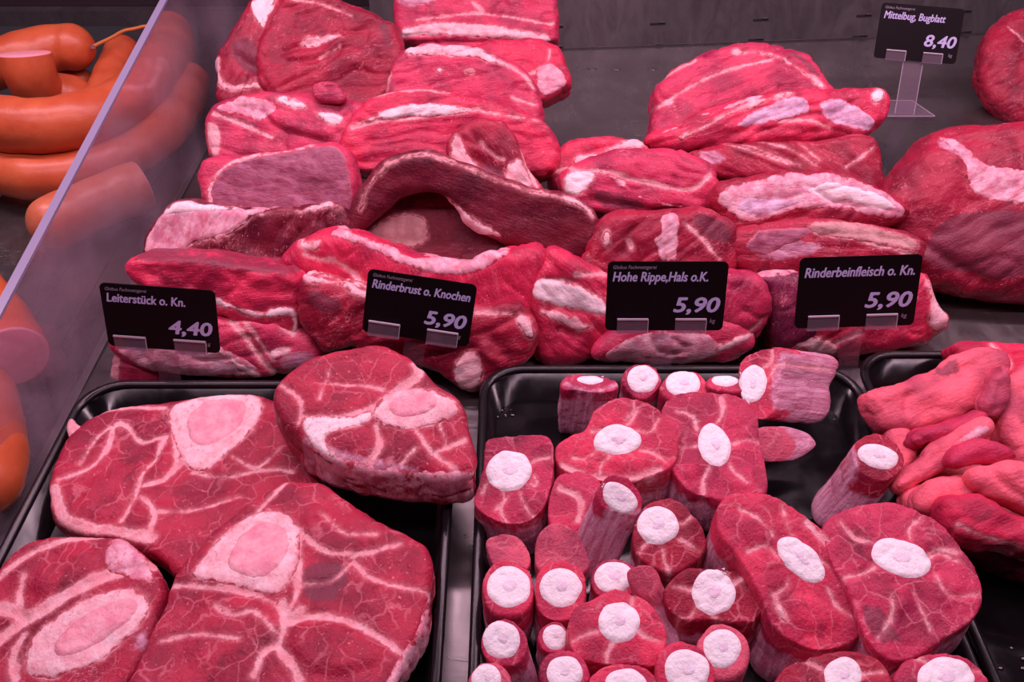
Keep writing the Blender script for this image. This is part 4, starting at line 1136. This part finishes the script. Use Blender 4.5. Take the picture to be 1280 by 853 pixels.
strip('bright fold catching the light in the middle of its tray', [(1130, 596), (1150, 572), (1180, 548), (1210, 530), (1236, 522), (1242, 542), (1222, 556), (1204, 576), (1180, 590), (1150, 604), (1134, 608)], .066, 26, .028, 'salmon', [('part', [(1196, 552), (1214, 536), (1234, 530), (1236, 542), (1216, 552)], 'silverskin', 'tissue', .8), ('dent', [(1150, 590), (1176, 564)], 2.5, 2.5)])
strip('crumpled strip end against the left tray wall', [(1110, 540), (1128, 530), (1148, 542), (1152, 566), (1140, 584), (1126, 590), (1116, 566)], .050, 22, .03, 'salmon', [('dent', [(1126, 540), (1132, 570)], 3, 2)])
strip('small curled tongue of beef at the right of its tray', [(1194, 568), (1206, 552), (1236, 548), (1266, 560), (1278, 574), (1250, 578), (1226, 574), (1208, 586), (1196, 582)], .078, 30, .022, 'rose', [('dent', [(1210, 576), (1240, 566)], 2, 1)], pil=.01)
strip('pair of thick lobes at the lower right of its tray', [(1222, 596), (1240, 580), (1270, 574), (1320, 580), (1340, 640), (1300, 640), (1262, 622), (1236, 612)], .076, 26, .03, 'salmon', [('dent', [(1240, 586), (1264, 612), (1300, 632)], 3, 3.5)])
strip('mid-sized strip tucked under the front lobe', [(1150, 616), (1170, 596), (1200, 590), (1236, 596), (1250, 620), (1220, 636), (1184, 640), (1158, 634)], .062, 24, .03, 'salmon', [('dent', [(1180, 600), (1190, 626)], 2.5, 2)])
strip('small piece touching the left tray wall beside the front lobe', [(1136, 622), (1148, 606), (1170, 606), (1176, 628), (1172, 648), (1152, 642)], .050, 22, .03, 'salmon')
strip('long thick lobe with a cracked surface at the front of its tray', [(1184, 632), (1194, 618), (1220, 616), (1256, 628), (1300, 650), (1360, 680), (1370, 720), (1310, 694), (1264, 680), (1226, 674), (1198, 658)], .070, 24, .035, 'bright', [('seam', [(1200, 656), (1230, 672), (1280, 684)], .9)], anchor=(1240, 650))
strip('shadow under the front beef strip, coloured in as a dark edge on the tray floor', [(1168, 650), (1186, 648), (1210, 666), (1264, 690), (1340, 722), (1340, 750), (1270, 712), (1216, 690), (1176, 672)], .035, 20, .028, 'brown', anchor=(1220, 685))  # dark brown strip paints the shadow below the front edge
strip('wide flat layer of beef strips lying underneath the rest in its tray', [(1112, 500), (1180, 480), (1260, 470), (1360, 480), (1380, 640), (1380, 720), (1290, 690), (1200, 660), (1160, 626), (1136, 570)], .038, 8, .028, 'salmon', [('dent', [(1130, 540), (1200, 530), (1300, 520)], 3, 3), ('dent', [(1150, 610), (1230, 590), (1300, 600)], 3, 3)])
# beads of liquid on the black plastic
rd = random.Random(5)
bm = bmesh.new()
for cx, cy, sx, sy, n in [(628, 516, 14, 6, 10), (1028, 512, 16, 16, 14), (1140, 472, 26, 5, 12), (1214, 700, 30, 14, 12), (60, 590, 14, 40, 5), (1260, 830, 30, 20, 5)]:
    for _ in range(n):
        p = at(cx + rd.uniform(-sx, sx), cy + rd.uniform(-sy, sy), .0048)
        r_ = bmesh.ops.create_icosphere(bm, subdivisions=2, radius=rd.uniform(.0006, .0020))
        bmesh.ops.scale(bm, vec=(1.2, 1, .45), verts=r_['verts'])
        bmesh.ops.translate(bm, vec=p, verts=r_['verts'])
m_drop = simple('meat_juice', (.012, .004, .006), .03, spec=1.0).m
tag(bm_obj('droplets', bm, m_drop, smooth=True), 'tiny glinting beads of meat juice on the black tray floors', 'liquid', kind='stuff')
# ================================================================ SAUSAGES
N = NT('sausage_skin')
tc = N.n('ShaderNodeTexCoord').outputs['Object']
oi = N.n('ShaderNodeObjectInfo').outputs['Color']
c = N.mix(N.ramp(N.noise(tc, 30, 4), .3, .7), N.mix(1.0, oi, rgb(.84, .66, .62), 'MULTIPLY'), oi)
c = N.mix(N.math('MULTIPLY', N.ramp(N.noise(tc, 500, 2), .55, .75), .12), c, rgb(.30, .06, .03))
N.set(N.b, 'Base Color', c)
N.b.inputs['Roughness'].default_value = .36
N.set(N.b, 'Normal', N.bump(N.noise(tc, 120, 4), .0012, .35))
N.b.inputs['Subsurface Weight'].default_value = .15
N.b.inputs['Subsurface Radius'].default_value = (1, .3, .15)
N.b.inputs['Subsurface Scale'].default_value = .004
m_saus = N.m
m_cut = make_fat('sausage_meat', rgb(.86, .38, .44), rgb(.92, .50, .55), .05, .5)
m_string = simple('orange_string', (.62, .20, .05), .7).m
m_clip = simple('metal_clip', (.75, .72, .75), .25, .9).m


def sweep(name, P, R, mat, par=None, seg=20, caps=True, T=None):
    P = np.array(P)
    bm = bmesh.new()
    rings = []
    s = None
    for i in range(len(P)):
        t = P[min(i + 1, len(P) - 1)] - P[max(i - 1, 0)] if T is None else T[i].copy()
        t /= max(np.linalg.norm(t), 1e-9)
        if s is None:
            s = np.cross(t, np.array([0, 0, 1.0]) if abs(t[2]) < .9 else np.array([0, 1.0, 0]))
        s = s - t * (s @ t)
        s /= np.linalg.norm(s)
        u = np.cross(s, t)
        rings.append([bm.verts.new(P[i] + R[i] * (math.cos(2 * math.pi * k / seg) * s + math.sin(2 * math.pi * k / seg) * u)) for k in range(seg)])
    for a, b in zip(rings[:-1], rings[1:]):
        for k in range(seg): bm.faces.new((a[k], a[(k + 1) % seg], b[(k + 1) % seg], b[k]))
    if caps:
        bm.faces.new(rings[0][::-1])
        bm.faces.new(rings[-1])
    o = bm_obj(name, bm, mat, par, True)
    return o


def sausage(label, line, r, z=None, end0='round', end1='round', color=(.62, .135, .050), group='cooked sausages behind the glass divider'):
    L = [at(x, y, zz) for x, y, zz in line]
    L = smooth_line(L, 7)
    seg = np.linalg.norm(np.diff(L, axis=0), axis=1)
    s = np.r_[0, np.cumsum(seg)]
    tot = s[-1]
    n = int(tot / .004) + 12
    e = .5 - .5 * np.cos(np.linspace(0, math.pi, n)) if False else np.linspace(0, 1, n)
    # extra rings at the ends
    e = np.unique(np.concatenate([e, 1 - (1 - np.linspace(0, 1, 10)) * (r / tot), np.linspace(0, 1, 10) * (r / tot), (np.linspace(0, 1, 9) ** 2) * r / tot, 1 - (np.linspace(0, 1, 9) ** 2) * r / tot]))
    e = e[np.r_[True, np.diff(np.round(e, 4)) > 4e-4]]
    e[-1] = 1.0
    S = e * tot
    P = np.stack([np.interp(S, s, L[:, k]) for k in range(3)], 1)
    hi, lo_ = np.minimum(S + .008, tot), np.maximum(S - .008, 0)
    T = np.stack([np.interp(hi, s, L[:, k]) - np.interp(lo_, s, L[:, k]) for k in range(3)], 1)
    R = np.full(len(S), r)
    wob = 1 + .02 * np.sin(S * 70) + .012 * np.sin(S * 190)
    R = R * wob
    if end0 == 'round': R = R * np.sqrt(np.clip(1 - (1 - np.minimum(S / r, 1)) ** 2, 0.002, 1))
    if end1 == 'round': R = R * np.sqrt(np.clip(1 - (1 - np.minimum((tot - S) / r, 1)) ** 2, 0.002, 1))
    base = np.array([P[:, 0].mean(), P[:, 1].mean(), max(P[:, 2].min() - r, 0)])
    root = empty('sausage', base)
    tag(root, label, 'sausage', group)
    o = sweep('casing', P, R, m_saus, root, 28, T=T)
    o.color = (*color, 1)
    for which, i, j in ((end0, 0, 1), (end1, -1, -2)):
        if which == 'cut':
            t = P[i] - P[j * 3 if j > 0 else -4]
            t /= np.linalg.norm(t)
            pts = np.array([P[i] - t * .002, P[i] + t * .0012, P[i] + t * .0018])
            q = sweep('cut_face', pts, [R[i] * .99, R[i] * .97, R[i] * .9], m_cut, root)
    return root, P


sausage('thick sausage curling up and over at the back, tied with orange string', [(-70, 112, .05), (-30, 92, .065), (20, 72, .08), (70, 58, .08), (116, 60, .08)], .030)
sausage('short rounded sausage end peeping out in the middle of the coil', [(60, 112, .03), (90, 105, .03), (120, 100, .03)], .019)
sausage('sausage standing up against the divider with a rounded top', [(118, 150, .04), (138, 104, .045), (157, 56, .05)], .024)
sausage('sausage stump with a pale pink cut end facing up', [(120, 126, .035), (85, 124, .040), (52, 118, .055), (38, 96, .085), (31, 68, .110)], .030, end1='cut')
sausage('big sausage ring at the front of the coil', [(-120, 90, .06), (-60, 142, .075), (0, 156, .085), (60, 160, .085), (130, 145, .08), (185, 112, .07), (214, 70, .06), (212, 34, .05)], .0315)
sausage('lower sausage ring under the front coil', [(-110, 170, .036), (-30, 207, .038), (50, 226, .036), (120, 212, .036), (185, 182, .038), (226, 140, .042), (240, 92, .04)], .026)
sausage('single sausage lying in front of the coil, half behind the glass', [(38, 292, .035), (80, 272, .035), (130, 250, .035), (178, 232, .035)], .028, color=(.66, .20, .10), end1='cut')
sausage('sausage behind the glass with a pale cut end near the front', [(-60, 340, .05), (-20, 385, .05), (2, 420, .05), (16, 446, .052)], .030, end1='cut')
sausage('lowest sausage behind the glass at the left picture edge', [(-40, 470, .035), (-18, 520, .035), (-16, 590, .035), (-40, 640, .035)], .029)
L = [at(x, y, .085) for x, y in [(114, 60), (122, 55), (140, 47), (154, 38), (168, 36), (182, 32), (196, 34)]]
st = sweep('sausage_string', smooth_line(L, 2), [.0022] * len(smooth_line(L, 2)), m_string, seg=8)
tag(st, 'twisted orange string running from the tied sausage to the divider', 'string')
bm = bmesh.new()
box(bm, (0, 0, 0), (.006, .004, .004), bevel=.001)
cl = bm_obj('sausage_clip', bm, m_clip)
cl.location = at(116, 59, .086)
tag(cl, 'tiny metal clip closing the tied sausage end', 'clip')

# ================================================================ PRICE CARDS
m_stem = clear_plastic('thin_clear_stem', (.96, .93, .96, 1), .03)
m_card = simple('black_card', (.006, .003, .0045), .5, spec=.15).m
m_txt = simple('lavender_print', (.55, .50, .82), .6).m
m_txt2 = simple('grey_print', (.30, .24, .32), .6).m


def text(body, size, name, mat, par, x, z, align='LEFT', bold=0.0, sx=1.0, shear=.18, maxw=None):
    cu = bpy.data.curves.new(name, 'FONT')
    cu.body = body
    cu.size = size
    cu.align_x = align
    cu.shear = shear
    cu.extrude = .0001
    cu.resolution_u = 3
    o = bpy.data.objects.new('tmp', cu)
    C.objects.link(o)
    dg = bpy.context.evaluated_depsgraph_get()
    me = bpy.data.meshes.new_from_object(o.evaluated_get(dg))
    bpy.data.objects.remove(o)
    if maxw:
        xs = [v.co.x for v in me.vertices]
        sx = maxw / (max(xs) - min(xs))
    for v in me.vertices: v.co = (v.co.x * sx, v.co.z * -1, v.co.y)
    if bold:
        b2 = bmesh.new()
        for k, (dx, dz) in enumerate([(0, 0), (bold, 0), (-bold, 0), (0, bold * .7), (0, -bold * .7), (bold * .7, bold * .5), (-bold * .7, -bold * .5), (bold * .7, -bold * .5), (-bold * .7, bold * .5)]):
            n0 = len(b2.verts)
            b2.from_mesh(me)
            b2.verts.ensure_lookup_table()
            for v in b2.verts[n0:]: v.co += Vector((dx, -.000008 * k, dz))
        b2.to_mesh(me)
        b2.free()
    me.materials.clear()
    me.materials.append(mat)
    o = bpy.data.objects.new(name, me)
    C.objects.link(o)
    o.parent = par
    o.location = (x, -.0012, z)
    return o


def sign(corn, z, lean, yaw, name, price, label, head=True, namew=.7, foot=None, clipx=(-.027, .022), basez=0.0):
    """card whose four corners are cast on a plane leaning back; stands in a clear acrylic holder"""
    corn = np.array(corn, float)
    bc = (corn[2] + corn[3]) / 2
    P0 = at(bc[0], bc[1], z)
    ln, yw = math.radians(lean), math.radians(yaw)
    Nn = np.array([math.sin(yw) * math.cos(ln), -math.cos(yw) * math.cos(ln), math.sin(ln)])
    Q = np.array([on_plane(x, y, P0, Nn) for x, y in corn])
    ux = (Q[1] - Q[0]) + (Q[2] - Q[3])
    ux /= np.linalg.norm(ux)
    uz = np.cross(ux, -Nn)
    uz /= np.linalg.norm(uz)
    if uz[2] < 0: uz = -uz
    wd = (np.linalg.norm(Q[1] - Q[0]) + np.linalg.norm(Q[2] - Q[3])) / 2
    ht = (abs((Q[0] - Q[3]) @ uz) + abs((Q[1] - Q[2]) @ uz)) / 2
    cen = Q.mean(0)
    root = bpy.data.objects.new('price_sign', None)
    C.objects.link(root)
    R = Matrix((ux, -Nn, uz)).transposed().to_4x4()
    R.translation = Vector(cen - uz * ht / 2)
    root.matrix_world = R
    bpy.context.view_layer.update()
    tag(root, label, 'price sign', 'black price cards in clear holders')
    # card
    bm = bmesh.new()
    lp = rr(-wd / 2, 0, wd / 2, ht, .0045, 5)
    f = [bm.verts.new((x, -.0006, y)) for x, y in lp]
    b = [bm.verts.new((x, .0006, y)) for x, y in lp]
    bm.faces.new(f)
    bm.faces.new(b[::-1])
    n = len(lp)
    for i in range(n): bm.faces.new((f[i], b[i], b[(i + 1) % n], f[(i + 1) % n]))
    card = bm_obj('card', bm, m_card)
    card.parent = root
    if head: text('Globus Fachmetzgerei', ht * .07, 'header_text', m_txt2, card, -wd / 2 + .004, ht * .90, maxw=wd * .36)
    text(name, ht * .19, 'product_text', m_txt, card, -wd / 2 + .004, ht * .725, bold=.00026, maxw=wd * namew)
    text(price, ht * .30, 'price_text', m_txt, card, wd / 2 - .006 - wd * .38, ht * .28, bold=.0006, maxw=wd * .38)
    text('kg', ht * .085, 'unit_text', m_txt2, card, wd / 2 - .012, ht * .12)
    # clear holder: back plate, two clips, stem and foot
    hold = bpy.data.objects.new('holder', None)
    C.objects.link(hold)
    hold.parent = root
    for cx in clipx:
        bm = bmesh.new()
        box(bm, (cx, -.0022, .0045), (.026, .0010, .012), bevel=.0003)
        box(bm, (cx, .0016, .004), (.026, .0010, .014), bevel=.0003)
        box(bm, (cx, -.0003, -.0018), (.026, .0048, .0010), bevel=.0003)
        o = bm_obj('clip', bm, m_acryl)
        o.parent = hold
        bm = bmesh.new()
        box(bm, (cx, -.0026, .0108), (.0262, .0016, .0016), bevel=.0003)
        box(bm, (cx + .0131, -.0024, .0045), (.0005, .0012, .0120))
        e = bm_obj('clip_edge', bm, m_acedge)
        e.parent = o
    zb = -(cen[2] - uz[2] * ht / 2) + basez
    L = abs(zb) / max(uz[2], .3)
    bm = bmesh.new()
    box(bm, (0, .0030, -L / 2 + .003), (.026 if foot else .018, .0016, L))
    o = bm_obj('stem', bm, m_acryl if foot else m_stem)
    o.parent = hold
    bm = bmesh.new()
    for s in ((-1, 1) if foot else ()): box(bm, (s * .013, .0030, -L / 2 + .003), (.0005, .0018, L))
    if foot:
        e = bm_obj('stem_edge', bm, m_acedge)
        e.parent = o
    if foot:
        fw, fd = foot
        bm = bmesh.new()
        Ri = R.inverted()
        c0 = Vector((R.translation.x, 0, 0))
        pt = R @ Vector((0, .003, -L + .003))
        vs_ = [(-.022, 0), (.022, 0), (fw / 2, -fd), (-fw / 2, -fd)]
        vs_ = [(-fw / 2, -fd * .2), (fw / 2, -fd * .2), (fw * .30, fd * .8), (-fw * .30, fd * .8)]
        a = [bm.verts.new(Ri @ Vector((pt.x + x, pt.y + y, basez + .0005))) for x, y in vs_]
        b = [bm.verts.new(Ri @ Vector((pt.x + x, pt.y + y, basez + .0030))) for x, y in vs_]
        bm.faces.new(a)
        bm.faces.new(b[::-1])
        for i in range(4): bm.faces.new((a[i], b[i], b[(i + 1) % 4], a[(i + 1) % 4]))
        g = bm_obj('foot', bm, m_acryl)
        g.parent = hold
        bm = bmesh.new()
        for i in range(4):
            p0, p1 = Vector((pt.x + vs_[i][0], pt.y + vs_[i][1], basez + .0032)), Vector((pt.x + vs_[(i + 1) % 4][0], pt.y + vs_[(i + 1) % 4][1], basez + .0032))
            d = (p1 - p0)
            m4 = Matrix.Translation((p0 + p1) / 2) @ d.to_track_quat('X', 'Z').to_matrix().to_4x4() @ Matrix.Diagonal((d.length, .0008, .0006, 1))
            r_ = bmesh.ops.create_cube(bm, size=1)
            bmesh.ops.transform(bm, matrix=Ri @ m4, verts=r_['verts'])
        e = bm_obj('foot_edge', bm, m_acedge)
        e.parent = g
    return root


sign([(119, 353), (264, 363), (280, 442), (141, 432)], .066, 14, 0, 'Leiterstück o. Kn.', '4,40', 'leftmost black price card reading Leiterstück at 4,40 in front of the beef', namew=.68)
sign([(453, 336), (589, 354), (593, 436), (460, 414)], .066, 22, 0, 'Rinderbrust o. Knochen', '5,90', 'tilted black price card reading Rinderbrust, second from the left', namew=.90)
sign([(760, 327), (910, 327), (904, 413), (756, 413)], .068, 20, 0, 'Hohe Rippe,Hals o.K.', '5,90', 'black price card reading Hohe Rippe in the middle of the front row', namew=.79)
sign([(1002, 322), (1155, 318), (1140, 406), (991, 411)], .070, 22, 0, 'Rinderbeinfleisch o. Kn.', '5,90', 'black price card reading Rinderbeinfleisch, right end of the front row', head=False, namew=.90)
sign([(1105, 3), (1209, 12), (1191, 80), (1090, 72)], .062, 30, 0, 'Mittelbug, Bugblatt', '8,40', 'black price card reading Mittelbug on a clear stand at the back', foot=(.075, .045), namew=.74)
